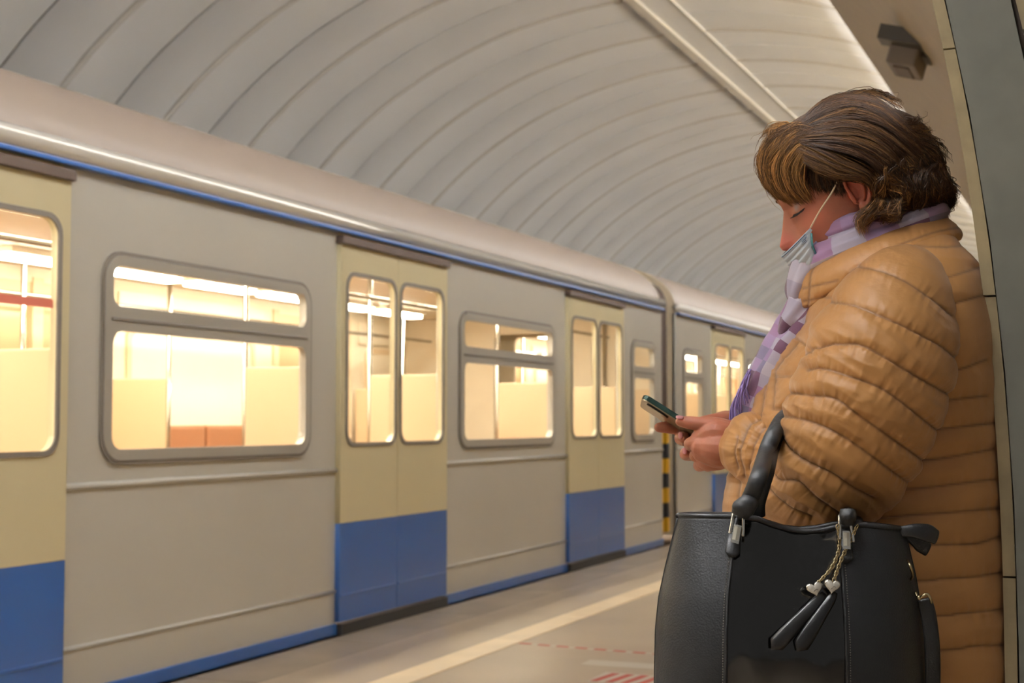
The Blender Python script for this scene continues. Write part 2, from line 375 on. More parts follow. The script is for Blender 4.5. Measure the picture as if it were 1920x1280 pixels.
# ================================================================ THE TRAIN
TX = -3.9
def wall_pt(x): return lambda a, b, c: (x+c, a, b)
GUT = 2.20
def car(y0, y1, doors, windows, first):
    root = empty('subway_car', (TX-1.35, y0, 0))
    off = Vector((TX-1.35, y0, 0))
    def put(me, name, m, parent=root, smooth=False):
        if parent is root: me.transform(__import__('mathutils').Matrix.Translation(-off))
        else: me.transform(__import__('mathutils').Matrix.Translation(-off))
        return link(name, me, m, parent, smooth)
    # side shell between doors
    solid = []; ya = y0
    for a, b in doors: solid.append((ya, a)); ya = b
    solid.append((ya, y1))
    for side in (0, 1):
        X = TX-.02 if side == 0 else TX-2.68
        for (a, b) in solid:
            hs = [rrect(c+.0, 1.01, d, 1.83, .09) for c, d in windows if c > a-.01 and d < b+.01] if side == 0 else []
            put(fill_plate([(a, .06), (b, .06), (b, GUT), (a, GUT)], hs, .04, wall_pt(X)), 'side_panel', M['body'] if side == 0 else M['int'])
        for a, b in doors:     # header above each door
            mb = MB(); mb.box((X-.02, a, 2.07), (X+.02, b, GUT)); put(mb.mesh(), 'door_header', M['door'] if side == 0 else M['int'])
    # windows
    for c, d in windows:
        me = fill_plate(rrect(c-.028, .985, d+.028, 1.858, .11), [rrect(c+.022, 1.032, d-.022, 1.535, .06), rrect(c+.022, 1.64, d-.022, 1.812, .05)], .026, wall_pt(TX+.004))
        fr = put(me, 'window', M['alu'])
        me = fill_plate(rrect(c-.042, .968, d+.042, 1.875, .12), [rrect(c-.028, .985, d+.028, 1.858, .11)], .018, wall_pt(TX+.003)); put(me, 'window_seal', M['seal'], fr)
        mb = MB(); mb.box((TX-.012, c, 1.02), (TX-.006, d, 1.545)); mb.box((TX-.012, c, 1.63), (TX-.006, d, 1.825)); put(mb.mesh(), 'pane', M['glass'], fr)
        mb = MB(); mb.box((TX+.010, c+.01, 1.578), (TX+.022, d-.01, 1.590), .003); put(mb.mesh(), 'window_rail', M['seal'], fr)
        me = fill_plate(rrect(c-.02, .99, d+.02, 1.85, .1), [rrect(c+.03, 1.05, d-.03, 1.8, .08)], .03, wall_pt(TX-2.655)); fb = put(me, 'far_window', M['partition'])
        mb = MB(); mb.box((TX-2.66, c, 1.0), (TX-2.652, d, 1.84)); put(mb.mesh(), 'bright_infill', M['cream_panel'], fb)  # cream infill added so the far window looks bright
    # doors: two leaves each, hung outside the body
    for a, b in doors:
        for s, (p, q) in enumerate(((a-.01, (a+b)/2-.003), ((a+b)/2+.003, b+.01))):
            wa, wb_ = (p+.07, q-.035) if s == 0 else (p+.035, q-.07)
            X = TX+.012
            lf = put(fill_plate([(p, .60), (q, .60), (q, 2.13), (p, 2.13)], [rrect(wa, 1.03, wb_, 1.96, .07)], .035, wall_pt(X)), 'door', M['door'])
            put(fill_plate([(p, .07), (q, .07), (q, .598), (p, .598)], [], .035, wall_pt(X)), 'lower_panel', M['blue'], lf)
            put(fill_plate(rrect(wa-.018, 1.012, wb_+.018, 1.978, .085), [rrect(wa+.004, 1.034, wb_-.004, 1.956, .07)], .008, wall_pt(X+.02)), 'window_seal', M['seal'], lf)
            mb = MB(); mb.box((X-.004, wa-.01, 1.02), (X+.002, wb_+.01, 1.97)); put(mb.mesh(), 'pane', M['glass'], lf)
            mb = MB(); mb.box((X+.015, p+.01, .20), (X+.022, q-.01, .215), .003); put(mb.mesh(), 'kick_rail', M['blue'], lf)
            if a > 3 and a < 4 and s == 1:
                mb = MB(); mb.box((X+.0025, wa+.01, 1.60), (X+.004, wb_-.01, 1.635)); put(mb.mesh(), 'red_label', M['label'], lf)
        mb = MB(); mb.box((TX-.02, a-.02, 2.12), (TX+.05, b+.02, 2.165), .006); put(mb.mesh(), 'door_track', M['dark'])
        mb = MB(); mb.box((TX-.05, a, .0), (TX+.045, b, .06), .005); put(mb.mesh(), 'door_step', M['black'])
        mb = MB()
        for (p, q) in ((a, b),):
            mb.box((TX-2.68, p, .02), (TX-2.64, p+.08, 2.1)); mb.box((TX-2.68, q-.08, .02), (TX-2.64, q, 2.1)); mb.box((TX-2.70, p, .02), (TX-2.67, q, 1.05)); mb.box((TX-2.70, p, 1.95), (TX-2.67, q, 2.1)); mb.box((TX-2.69, (p+q)/2-.05, .02), (TX-2.65, (p+q)/2+.05, 2.1))
        fd_ = put(mb.mesh(), 'far_door', M['partition']); mb = MB(); mb.box((TX-2.695, a, 1.0), (TX-2.688, b, 2.0)); put(mb.mesh(), 'far_pane', M['far_pane'], fd_)
    # sill stripe, belt rail, gutter, roof
    for (a, b) in solid:
        mb = MB(); mb.box((TX-.04, a, .0), (TX+.012, b, .062), .006); put(mb.mesh(), 'sill_stripe', M['blue'])
        mb = MB(); mb.tube([(TX+.004, a, .887), (TX+.004, b, .887)], .013, 8); put(mb.mesh(), 'belt_rail', M['body'], smooth=True)
        mb = MB(); mb.tube([(TX+.0, a, .235), (TX+.0, b, .235)], .010, 8); put(mb.mesh(), 'lower_rail', M['body'], smooth=True)
    mb = MB(); mb.tube([(TX+.006, y0, GUT+.048), (TX+.006, y1, GUT+.048)], .047, 18); put(mb.mesh(), 'gutter', M['gutter'], smooth=True)
    mb = MB(); mb.box((TX-.01, y0, GUT-.014), (TX+.034, y1, GUT+.006), .004); put(mb.mesh(), 'gutter_stripe', M['blue'])
    pr = [(-.02, 2.19), (-.02, 2.30), (-.045, 2.38), (-.12, 2.48), (-.25, 2.575), (-.46, 2.655), (-.85, 2.715), (-1.35, 2.735), (-1.85, 2.715), (-2.24, 2.655), (-2.45, 2.575), (-2.58, 2.48), (-2.655, 2.38), (-2.68, 2.3), (-2.68, 2.19)]
    prs = catmull([(x, 0, z) for x, z in pr], 50); V = []; n = len(prs)
    for y in (y0, y1): V += [(TX+p[0], y, p[2]) for p in prs]
    put(mesh(V, [(i, i+1, n+i+1, n+i) for i in range(n-1)]), 'roof', M['roof'], smooth=True)
    # ends, floor, ceiling
    for y in (y0, y1):
        endpoly = [(TX-.02, .06), (TX-2.68, .06)]+[(TX+p[0], p[2]) for p in prs[::-1]]
        sgn = 1 if y == y0 else -1
        me = fill_plate(endpoly, [rrect(TX-1.7, .1, TX-1.0, 2.0, .06)], .04, lambda a, b, c, yy=y+sgn*.02: (a, yy+c, b)); put(me, 'end_wall', M['int'])
    mb = MB(); mb.box((TX-2.66, y0+.05, -.12), (TX-.05, y1-.05, -.005)); put(mb.mesh(), 'car_floor', M['int_floor'])
    mb = MB(); mb.box((TX-2.5, y0+.1, -.95), (TX-.2, y1-.1, -.13)); put(mb.mesh(), 'underframe', M['black'])
    mb = MB(); mb.box((TX-2.64, y0+.05, 2.165), (TX-.06, y1-.05, 2.18)); put(mb.mesh(), 'car_ceiling', M['int'])
    # ceiling coves inside
    y = y0+.35
    while y < y1-.9:
        for dx in (-.62, -2.04):
            mb = MB(); mb.box((TX+dx-.07, y, 2.10), (TX+dx+.07, y+.72, 2.13), .01); lo = put(mb.mesh(), 'lamp', M['lamp'])
            mb = MB(); mb.box((TX+dx-.10, y-.03, 2.13), (TX+dx+.10, y+.75, 2.165), .004); put(mb.mesh(), 'lamp_tray', M['int'], lo)
        y += .92
    for dx in (-.42, -2.26):
        mb = MB(); mb.tube([(TX+dx, y0+.3, 1.93), (TX+dx, y1-.3, 1.93)], .014, 8); put(mb.mesh(), 'hand_rail', M['steel'], smooth=True)
    # benches, partitions and poles between doors
    for (a, b) in solid:
        if b-a < .5: continue
        aa, bb = a+.06, b-.06
        for sd in (0, 1):
            xa, xb = (TX-.55, TX-.06) if sd == 0 else (TX-2.62, TX-2.13)
            mb = MB(); mb.box((xa, aa, .40), (xb, bb, .47), .02); be = put(mb.mesh(), 'bench', M['seat'])
            ba = (xb-.08, xb) if sd == 0 else (xa, xa+.08)
            ns = max(1, int((bb-aa)/.47)); wd = (bb-aa)/ns
            for i in range(ns):
                mb = MB(); mb.box((ba[0], aa+i*wd+.01, .47), (ba[1], aa+(i+1)*wd-.01, .98 if sd == 0 else 1.12), .025); put(mb.mesh(), 'backrest', M['seat'], be)
            for yy in (aa, bb):
                mb = MB(); mb.box((xa, yy-.012, .3), (xb, yy+.012, 1.45), .01); put(mb.mesh(), 'partition', M['partition'])
                xe = xa if sd == 0 else xb
                mb = MB(); mb.tube([(xe, yy, .0), (xe, yy, 2.16)], .016, 8); put(mb.mesh(), 'pole', M['steel'], smooth=True)
            mb = MB(); mb.box((TX-2.655, aa+.1, 1.88), (TX-2.635, bb-.1, 2.08), .004); 
            if sd: put(mb.mesh(), 'route_panel', M['cream_panel'])
    return root
DW = 1.32
c1 = car(-2.2, 12.82, [(-.28, 1.04), (3.24, 4.56), (6.77, 8.09), (10.29, 11.61)], [(1.32, 2.96), (4.84, 6.44), (8.37, 9.99), (11.93, 12.56), (-1.9, -.55)], True)
tag(c1, 'nearer grey subway car with cream and blue doors, its lit windows beside the platform', 'train')
c2 = car(13.30, 28.4, [(14.62, 15.94), (18.15, 19.47), (21.67, 22.99), (25.2, 26.52)], [(13.56, 14.22), (16.22, 17.84), (19.75, 21.37), (23.27, 24.89), (26.8, 28.1)], False)
tag(c2, 'farther subway car beyond the gap and the yellow-banded coupling barrier', 'train')
# gangway and striped barrier between the cars
gw = empty('gangway', (TX-1.35, 13.06, 0)); tag(gw, 'dark brown folding gangway bellows joining the two subway cars', 'gangway')
for i in range(7):
    y = 12.86+i*.063; me = fill_plate(rrect(-1.27, .02, 1.27, 2.52, .25), [rrect(-1.18, .1, 1.18, 2.4, .2)], .03, lambda a, b, c, yy=y-13.06: (a, yy+c, b)); link('bellows_fold', me, M['dark'], gw)
bp = empty('coupling_barrier', (TX-.05, 12.93, 0)); tag(bp, 'yellow and black striped barrier hanging in the gap between the subway cars', 'barrier')
for j in range(2):
    for i in range(7):
        mb = MB(); z0 = .10+i*.14; mb.box((-.02, j*.19-.035, z0), (.02, j*.19+.035, z0+.138), .006); mb.build('band', M['yellow'] if i % 2 == 0 else M['black'], bp)
#PERSON
# ================================================================ THE WOMAN
# she stands with her back against the pylon and faces the track; FW is where she faces, LT her left side (towards us)
ZO, YAWB = 2.0, math.radians(9)
K0 = (1620-960)/FPX; OR = np.array(CAM+Fh*ZO+Rv*K0*ZO); OR[2] = 0
FW = -Rv*math.cos(YAWB)+Fh*math.sin(YAWB); LT = -Rv*math.sin(YAWB)-Fh*math.cos(YAWB)
def PB(px, py, w=0.):
    """point of her body at lateral offset w from her middle plane that lies on this sight line"""
    d_ = ray(px, py); n = LT; t = ((OR-CAM)@n+w)/(d_@n); return CAM+d_*t
SC = ZO/FPX                       # metres per picture pixel at her distance
P = empty('person', (float(OR[0]), float(OR[1]), 0))
tag(P, 'woman with short wavy brown hair in a tan quilted jacket looking down at her phone', 'person')
PO = np.array([OR[0], OR[1], 0.])
def pput(me, name, m, parent=None, smooth=True, root=None):
    me.transform(__import__('mathutils').Matrix.Translation(-Vector(PO if root is None else root)))
    return link(name, me, m, parent if parent is not None else P, smooth)

# ---- materials of the figure
def node_mat(name): m = bpy.data.materials.new(name); m.use_nodes = True; return m, m.node_tree, m.node_tree.nodes['Principled BSDF']
M['jacket'] = mat('jacket_nylon', srgb(168, 119, 64), .46, spec=.45, bump=.22, bscale=130, var=.05, vscale=9, sheen=.15)
M['lining'] = mat('jacket_lining', srgb(150, 88, 50), .5)
M['skin'] = mat('skin', srgb(168, 108, 84), .45, spec=.4, var=.10, vscale=28, bump=.12, bscale=420, sss=.25)
M['nail'] = mat('nail', srgb(206, 140, 142), .18, coat=.6)
M['mask'] = mat('mask_cloth', srgb(196, 208, 220), .75, bump=.1, bscale=600); M['mask_blue'] = mat('mask_print', srgb(92, 116, 150), .7); M['mask_green'] = mat('mask_inner', srgb(70, 128, 130), .7)
M['elastic'] = mat('ear_loop', srgb(222, 206, 176), .7)
M['trousers'] = mat('trousers', srgb(38, 38, 44), .8, bump=.2, bscale=300)
M['boot'] = mat('boot', srgb(32, 28, 26), .4)
M['bracelet'] = mat('bracelet', srgb(196, 142, 104), .25, metal=.7)
M['lash'] = mat('lash', srgb(22, 14, 12), .6); M['brow'] = mat('brow', srgb(84, 58, 42), .7)
M['earring'] = mat('earring', srgb(225, 205, 170), .15, metal=1)

# ---- body parts as blended tapered limbs
def capsule(mb, pts, rad, n=14, flat=1.0, up=None):
    P_ = np.array(pts, float); r = np.array(rad, float) if not np.isscalar(rad) else np.full(len(P_), rad)
    t0 = P_[0]-P_[1]; t0 /= np.linalg.norm(t0)+1e-9; t1 = P_[-1]-P_[-2]; t1 /= np.linalg.norm(t1)+1e-9
    A = []; ra = []
    for a in (85, 60, 30): A.append(P_[0]+t0*r[0]*math.sin(math.radians(a))); ra.append(r[0]*math.cos(math.radians(a)))
    B = []; rb = []
    for a in (30, 60, 85): B.append(P_[-1]+t1*r[-1]*math.sin(math.radians(a))); rb.append(r[-1]*math.cos(math.radians(a)))
    mb.tube(A+list(P_)+B, ra+list(r)+rb, n, flat, True, up)
def ellipsoid(mb, c, ax, radii, n=16, m=10):
    """ax: three unit axes"""
    ax = np.array(ax); c = np.array(c); R = []
    for i in range(m+1):
        ph = math.pi*(i+.02)/(m+.04)-math.pi/2
        R.append([c+ax[0]*radii[0]*math.cos(ph)*math.cos(t)+ax[1]*radii[1]*math.cos(ph)*math.sin(t)+ax[2]*radii[2]*math.sin(ph) for t in np.linspace(0, 2*math.pi, n, endpoint=False)])
    V, Fc = rings(R); mb.add(V, Fc)

# head frame
HA = math.radians(27)
HFW = -Rv*math.cos(math.radians(2))+Fh*math.sin(math.radians(2)); HLT = -Rv*math.sin(math.radians(2))-Fh*math.cos(math.radians(2))
HF = HFW*math.cos(HA)-UP*math.sin(HA); HU = HFW*math.sin(HA)+UP*math.cos(HA)
EAR3 = PB(1600, 367, .074)
HE = EAR3-HLT*.074
def HP(u, v, w_):
    if u > 0: u = u*.9
    return HE+HF*(u/1000)+HU*(v/1000)+HLT*(w_/1000)
TAB = np.array([(-106, 40, 12, 14), (-101, 66, 0, 30), (-92, 81, -10, 42), (-78, 86, -20, 50), (-64, 84, -34, 56), (-48, 87, -48, 60), (-32, 89, -66, 66), (-15, 88, -80, 69),
                (5, 84, -90, 71), (28, 83, -95, 73), (45, 88, -97, 75), (65, 86, -97, 76), (85, 79, -92, 72), (103, 56, -76, 60), (115, 28, -50, 40), (121, 2, -24, 16)], float)
def hcol(v, c): return np.interp(v, TAB[:, 0], TAB[:, c])
NOSE = np.array([(-36, 0, 12), (-30, 5, 13), (-25, 20, 13), (-20, 28, 12), (-13, 30, 11), (-5, 25, 9.5), (5, 19, 7.5), (18, 11, 6.5), (30, 4, 7), (42, 0, 9)], float)
def gs(x, s): return np.exp(-(x/s)**2)
HR = []
for v in np.interp(np.linspace(0, 1, 170), np.linspace(0, 1, 170), np.concatenate([np.linspace(-106, -98, 8), np.linspace(-97, 100, 146), np.linspace(102, 121, 16)])):
    th = np.linspace(0, 2*math.pi, 200, endpoint=False)
    # denser at the face
    th = th-.35*np.sin(th)*1.0
    uf, ub, W = hcol(v, 1), hcol(v, 2), hcol(v, 3); uc = (uf+ub)/2*.55+ub*.0; uc = ub*.4+uf*.1
    nexp = 2.25
    cu, su = np.cos(th), np.sin(th); p_ = 2/nexp
    A = np.where(cu > 0, uf-uc, uc-ub)
    u = uc+A*np.sign(cu)*np.abs(cu)**p_; w_ = W*np.sign(su)*np.abs(su)**p_
    front = np.clip((u-20)/40, 0, 1)
    nh = 1.05*np.interp(v, NOSE[:, 0], NOSE[:, 1]); nw = np.interp(v, NOSE[:, 0], NOSE[:, 2])
    u = u+front*nh*gs(w_, nw)
    u = u+front*4.5*(gs(w_-15, 5.5)+gs(w_+15, 5.5))*gs(v+22, 7)          # nostril wings
    for s in (-1, 1):
        u = u-front*8.5*gs(w_-s*31, 15)*gs(v-26, 10)                     # eye socket
        u = u+front*7.0*gs(w_-s*31, 11.5)*gs(v-23, 8)                    # lid over the eyeball
        u = u-front*1.8*gs(w_-s*31, 13)*gs(v-33, 2.2)                    # crease above the lid
        u = u-front*1.6*gs(w_-s*31, 13)*gs(v-15.5, 1.8)
        u = u+front*3.0*gs(w_-s*44, 18)*gs(v+6, 17)                      # cheek
        w_ = w_+s*front*2.5*gs(w_-s*60, 16)*gs(v+2, 16)
    u = u+front*3.5*gs(w_, 22)*(gs(v+43, 5)+gs(v+54, 5))-front*3*gs(w_, 20)*gs(v+48.5, 2.0)   # lips
    u = u-front*3*gs(w_, 18)*gs(v+66, 6)
    HR.append([HP(a, v, b) for a, b in zip(u, w_)])
V, Fc = rings(HR); head_me = mesh(V, Fc)
body_parts = [head_me]
# ears: plate, rim, inner fold, lobe
def ear(s):
    mb = MB(); W0 = 75*s
    def q(u, v, o): return HP(u, v, W0+s*o)
    rim = [(4, 6, 3), (6, 18, 6), (2, 29, 9), (-7, 34, 12), (-17, 31, 15), (-23, 21, 17), (-23, 8, 17), (-19, -6, 14), (-13, -15, 11), (-7, -21, 8)]
    capsule(mb, catmull([q(*r) for r in rim], 40), list(np.interp(np.linspace(0, 1, 40), [0, .3, .7, 1], [2.4, 3.2, 3.4, 3.2])/np.array(1000.)), 10)
    anti = [(-3, 24, 8), (-11, 21, 11), (-14, 11, 12), (-13, 0, 11), (-9, -9, 8), (-3, -11, 6)]
    capsule(mb, catmull([q(*r) for r in anti], 26), .0024, 8)
    capsule(mb, [q(4, 4, 3), q(4, -3, 5), q(3, -9, 4)], .0032, 8)                 # tragus
    ellipsoid(mb, q(-4, -21, 7), (HF, HU, HLT), (.007, .0095, .0038))              # lobe
    pl_ = [q(2, 8, 0), q(-10, 20, 7), q(-17, 10, 9), q(-12, -8, 6)]
    nn_ = np.cross(pl_[1]-pl_[0], pl_[3]-pl_[0]); nn_ /= np.linalg.norm(nn_); a_ = HU; b_ = np.cross(nn_, a_); b_ /= np.linalg.norm(b_)
    ellipsoid(mb, q(-10, 7, 3.5), (b_, a_, nn_), (.014, .025, .0022))
    ellipsoid(mb, q(-6, 4, -4), (HF, HU, HLT), (.012, .020, .008))
    return remesh(mb.mesh(), .001, 2, .5)
body_parts += [ear(1), ear(-1)]
# neck, trunk, arms, legs under the clothes
mb = MB()
NB = PB(1680, 560, 0)
capsule(mb, [HP(-30, -20, 0), HP(-32, -70, 0), NB], [.054, .052, .066], 24)
tc = [PB(1690, 520, 0), PB(1690, 640, 0), PB(1680, 800, 0), PB(1670, 960, 0), PB(1665, 1150, 0)]
R_ = []
for c, a_, b_ in zip(tc, (.07, .10, .095, .10, .12), (.14, .165, .145, .14, .165)):
    R_.append([c+FW*a_*math.cos(t)+LT*b_*math.sin(t) for t in np.linspace(0, 2*math.pi, 28, endpoint=False)])
V, Fc = rings(R_); mb.add(V, Fc)
WN, WF = PB(1380, 838, .055), PB(1400, 815, -.055)
capsule(mb, [PB(1694, 580, .115), PB(1622, 760, .185), PB(1580, 880, .19), PB(1480, 862, .12), WN], [.05, .045, .038, .034, .026], 18)
capsule(mb, [PB(1694, 580, -.12), PB(1640, 760, -.2), PB(1600, 880, -.18), PB(1490, 850, -.1), WF], [.05, .045, .038, .034, .026], 18)
hip = {}
for s in (-1, 1):
    h = PO+LT*s*.09+UP*.86+FW*.0; kn = PO+LT*s*.10+UP*.47+FW*.05; an = PO+LT*s*.10+UP*.09+FW*.03; hip[s] = (h, kn, an)
    capsule(mb, [h, kn, an], [.085, .058, .038], 18)
    capsule(mb, [an-FW*.02-UP*.04, an+FW*.15-UP*.06], [.035, .03], 14)
body_parts.append(remesh(mb.mesh(), .006, 4, .5))

# ---- hands
def hand(parts, vox=.0012, sm=4):
    mb = MB()
    for pts, rad in parts: capsule(mb, catmull(pts, 4*len(pts)), np.interp(np.linspace(0, 1, 4*len(pts)), np.linspace(0, 1, len(rad)), rad), 14)
    return remesh(mb.mesh(), vox, sm, .5)
mm = .001
# near (left) hand: back of the hand to us, thumb along the top on the phone, fingers folded under it
near = []
near.append(([PB(1392, 842, .052), PB(1368, 838, .055), PB(1345, 832, .056)], [27*mm, 27*mm, 27*mm]))
near.append(([PB(1372, 822, .058), PB(1340, 812, .060), PB(1313, 822, .054)], [21*mm, 20*mm, 14*mm]))      # upper edge of the palm
near.append(([PB(1372, 852, .056), PB(1342, 850, .060), PB(1318, 846, .058)], [20*mm, 20*mm, 16*mm]))      # lower edge
near.append(([PB(1380, 846, .058), PB(1345, 842, .064), PB(1318, 838, .060)], [25*mm, 25*mm, 17*mm]))
near.append(([PB(1350, 862, .050), PB(1330, 864, .044), PB(1318, 862, .034)], [14*mm, 14*mm, 12*mm]))
near.append(([PB(1368, 808, .054), PB(1340, 798, .058), PB(1314, 795, .059), PB(1292, 792, .057), PB(1276, 790, .054)], [16*mm, 12.5*mm, 10*mm, 9.4*mm, 7.2*mm]))   # thumb
near.append(([PB(1330, 826, .060), PB(1300, 830, .056), PB(1294, 834, .036), PB(1308, 836, .016)], [12*mm, 9.6*mm, 8.8*mm, 7.6*mm]))        # index, folded
near.append(([PB(1336, 842, .056), PB(1311, 849, .047), PB(1303, 855, .032), PB(1318, 853, .012)], [11*mm, 8.6*mm, 8.2*mm, 7.2*mm]))
near.append(([PB(1340, 856, .050), PB(1322, 865, .040), PB(1316, 872, .028), PB(1330, 868, .010)], [10.5*mm, 8.2*mm, 7.6*mm, 6.6*mm]))
near.append(([PB(1342, 866, .046), PB(1328, 873, .034), PB(1330, 873, .018), PB(1340, 868, .004)], [9.5*mm, 8.2*mm, 7.6*mm, 6.4*mm]))
body_parts.append(hand(near))
# far (right) hand: index stretched out under the phone, other fingers curled round towards us
far = []
far.append(([PB(1402, 815, -.055), PB(1380, 806, -.055), PB(1352, 806, -.055)], [27*mm, 28*mm, 26*mm]))
far.append(([PB(1382, 792, -.05), PB(1358, 789, -.052), PB(1335, 796, -.05)], [17*mm, 15*mm, 13*mm]))
far.append(([PB(1375, 830, -.05), PB(1350, 836, -.05), PB(1330, 838, -.045)], [20*mm, 19*mm, 15*mm]))
far.append(([PB(1350, 800, -.045), PB(1320, 806, -.035), PB(1282, 804, -.020), PB(1252, 801, -.010), PB(1236, 801, -.008)], [13*mm, 11*mm, 9.6*mm, 8.8*mm, 7.4*mm]))   # index
far.append(([PB(1345, 818, -.05), PB(1300, 824, -.040), PB(1278, 822, -.018), PB(1280, 820, .006), PB(1282, 820, .016)], [12*mm, 10.8*mm, 10*mm, 9.2*mm, 8.4*mm]))
far.append(([PB(1345, 832, -.05), PB(1308, 848, -.040), PB(1288, 851, -.016), PB(1288, 849, .008), PB(1290, 848, .018)], [12*mm, 10.8*mm, 9.9*mm, 9.3*mm, 8.6*mm]))
far.append(([PB(1350, 845, -.045), PB(1325, 866, -.034), PB(1312, 872, -.010), PB(1313, 871, .010), PB(1318, 868, .022)], [11*mm, 9.8*mm, 9.2*mm, 8.6*mm, 7.8*mm]))
far.append(([PB(1368, 790, -.04), PB(1345, 788, -.030), PB(1318, 792, -.018), PB(1300, 796, -.012)], [13*mm, 11*mm, 9.5*mm, 8*mm]))     # thumb
body_parts.append(hand(far))
bm = bmesh.new()
for me in body_parts: bm.from_mesh(me)
bme = bpy.data.meshes.new('body'); bm.to_mesh(bme); bm.free()
body = pput(bme, 'body', M['skin'])
# skin: eye shadow and blush are make-up on the skin itself
nt = M['skin'].node_tree; bs = nt.nodes['Principled BSDF']
def spot(nt, centre, rad, tc):
    v = nt.nodes.new('ShaderNodeVectorMath'); v.operation = 'DISTANCE'; v.inputs[1].default_value = tuple(centre-PO)
    nt.links.new(tc, v.inputs[0]); r = nt.nodes.new('ShaderNodeMapRange'); r.inputs['From Min'].default_value = rad*.45; r.inputs['From Max'].default_value = rad
    r.inputs['To Min'].default_value = 1; r.inputs['To Max'].default_value = 0; nt.links.new(v.outputs['Value'], r.inputs['Value']); return r.outputs[0]
tcn = nt.nodes.new('ShaderNodeTexCoord').outputs['Object']
src = bs.inputs['Base Color'].links[0].from_socket
for cpt, rad, col, amt in ((HP(79, 27, 33), .011, srgb(150, 148, 150), .75), (HP(79, 27, -33), .011, srgb(150, 148, 150), .75), (HP(114, -16, 0), .026, srgb(196, 104, 92), .55),
                           (HP(66, -6, 48), .034, srgb(204, 116, 96), .35), (HP(-12, 8, 86), .036, srgb(204, 104, 84), .5), (HP(-12, 8, -86), .036, srgb(204, 104, 84), .5)):
    s_ = spot(nt, cpt, rad, tcn); mu = nt.nodes.new('ShaderNodeMath'); mu.operation = 'MULTIPLY'; mu.inputs[1].default_value = amt; nt.links.new(s_, mu.inputs[0])
    mix = nt.nodes.new('ShaderNodeMix'); mix.data_type = 'RGBA'; nt.links.new(mu.outputs[0], mix.inputs['Factor']); nt.links.new(src, mix.inputs['A']); mix.inputs['B'].default_value = col; src = mix.outputs['Result']
nt.links.new(src, bs.inputs['Base Color'])
# head surface sampler: outermost point of the face at (v, w)
hv = getco(head_me)-HE; HUVW = np.stack([hv@HF, hv@HU, hv@HLT], -1)*1000; HUVW[:, 0] = np.where(HUVW[:, 0] > 0, HUVW[:, 0]/.9, HUVW[:, 0])
def face_u(v, w_):
    d_ = (HUVW[:, 1]-v)**2+(HUVW[:, 2]-w_)**2; d_[HUVW[:, 0] < 0] += 1e6; i = np.argsort(d_)[:4]; return HUVW[i, 0].mean()
for s in (1, -1):
    mb = MB(); rr = random.Random(3)
    base_l = [(15.8+.9*abs(x-31)/8, s*x) for x in np.linspace(19, 43, 30)]
    for k_, (v, w_) in enumerate(base_l):
        for rpt in range(2):
            u = face_u(v, w_)+.2; L = 6.5+2*rr.random(); dw = s*(abs(w_)-28)*.25
            p0 = HP(u, v+.3, w_); p1 = HP(u+L*.6, v-L*.35, w_+dw*.5); p2 = HP(u+L, v-L*.28+rr.uniform(-.5, .8), w_+dw)
            mb.tube([p0, p1, p2], [.0003, .00022, .0001], 4)
    mb.tube([HP(face_u(v, w_)+.1, v, w_) for v, w_ in base_l], .00045, 5)
    pput(mb.mesh(), 'eyelashes', M['lash'])
    mb = MB()
    for k_ in range(60):
        x = rr.uniform(14, 48); v = 45+3.0*math.sin((x-14)/34*2.4)+rr.uniform(-1.6, 1.6); u = face_u(v, s*x)
        mb.tube([HP(u, v, s*x), HP(u+1.3, v+1, s*(x+2.5)), HP(face_u(v+1.5, s*(x+5)), v+1.5, s*(x+5))], [.0004, .0003, .0001], 3)
    pput(mb.mesh(), 'eyebrow', M['brow'])
# nails
def nail(c, d, n_, L=.0105, W=.0078):
    d = d/np.linalg.norm(d); n_ = n_-d*(n_@d); n_ /= np.linalg.norm(n_); t = np.cross(n_, d); mb = MB(); G = []
    for a in np.linspace(-.5, .5, 9):
        wd = W*math.sqrt(max(.15, 1-(2*a)**4)) ; G.append([c+d*L*a+t*wd*b*.5+n_*(.0016*(1-b*b)+.0002) for b in np.linspace(-1, 1, 7)])
    V, Fc = grid(G); me = mesh(V, Fc); me = evald(me, [('SOLIDIFY', dict(thickness=.0006, offset=0))]); return me
toCam = -Fh
pput(nail(PB(1274, 787, .058)+UP*.0035+toCam*.003, PB(1270, 787, .03)-PB(1290, 789, .03), UP*.75+toCam*.6), 'nail', M['nail'])
for (x, y, w_) in ((1276, 816, .0235), (1284, 845, .0262)):
    pput(nail(PB(x, y, w_), UP*1.0-Rv*.1, toCam*.85-Rv*.55+UP*.1, .0095, .0075), 'nail', M['nail'])
# bracelet
mb = MB()
for i in range(26):
    t = i/26*2*math.pi; c = PB(1366, 846, .05); p_ = c+UP*.031*math.sin(t)*1.05-Rv*.010*math.sin(t)+Rv*0+LT*.030*math.cos(t)
    ellipsoid(mb, p_, (Rv, UP, LT), (.0036, .0036, .0036), 8, 5)
br = pput(mb.mesh(), 'bracelet', M['bracelet'])

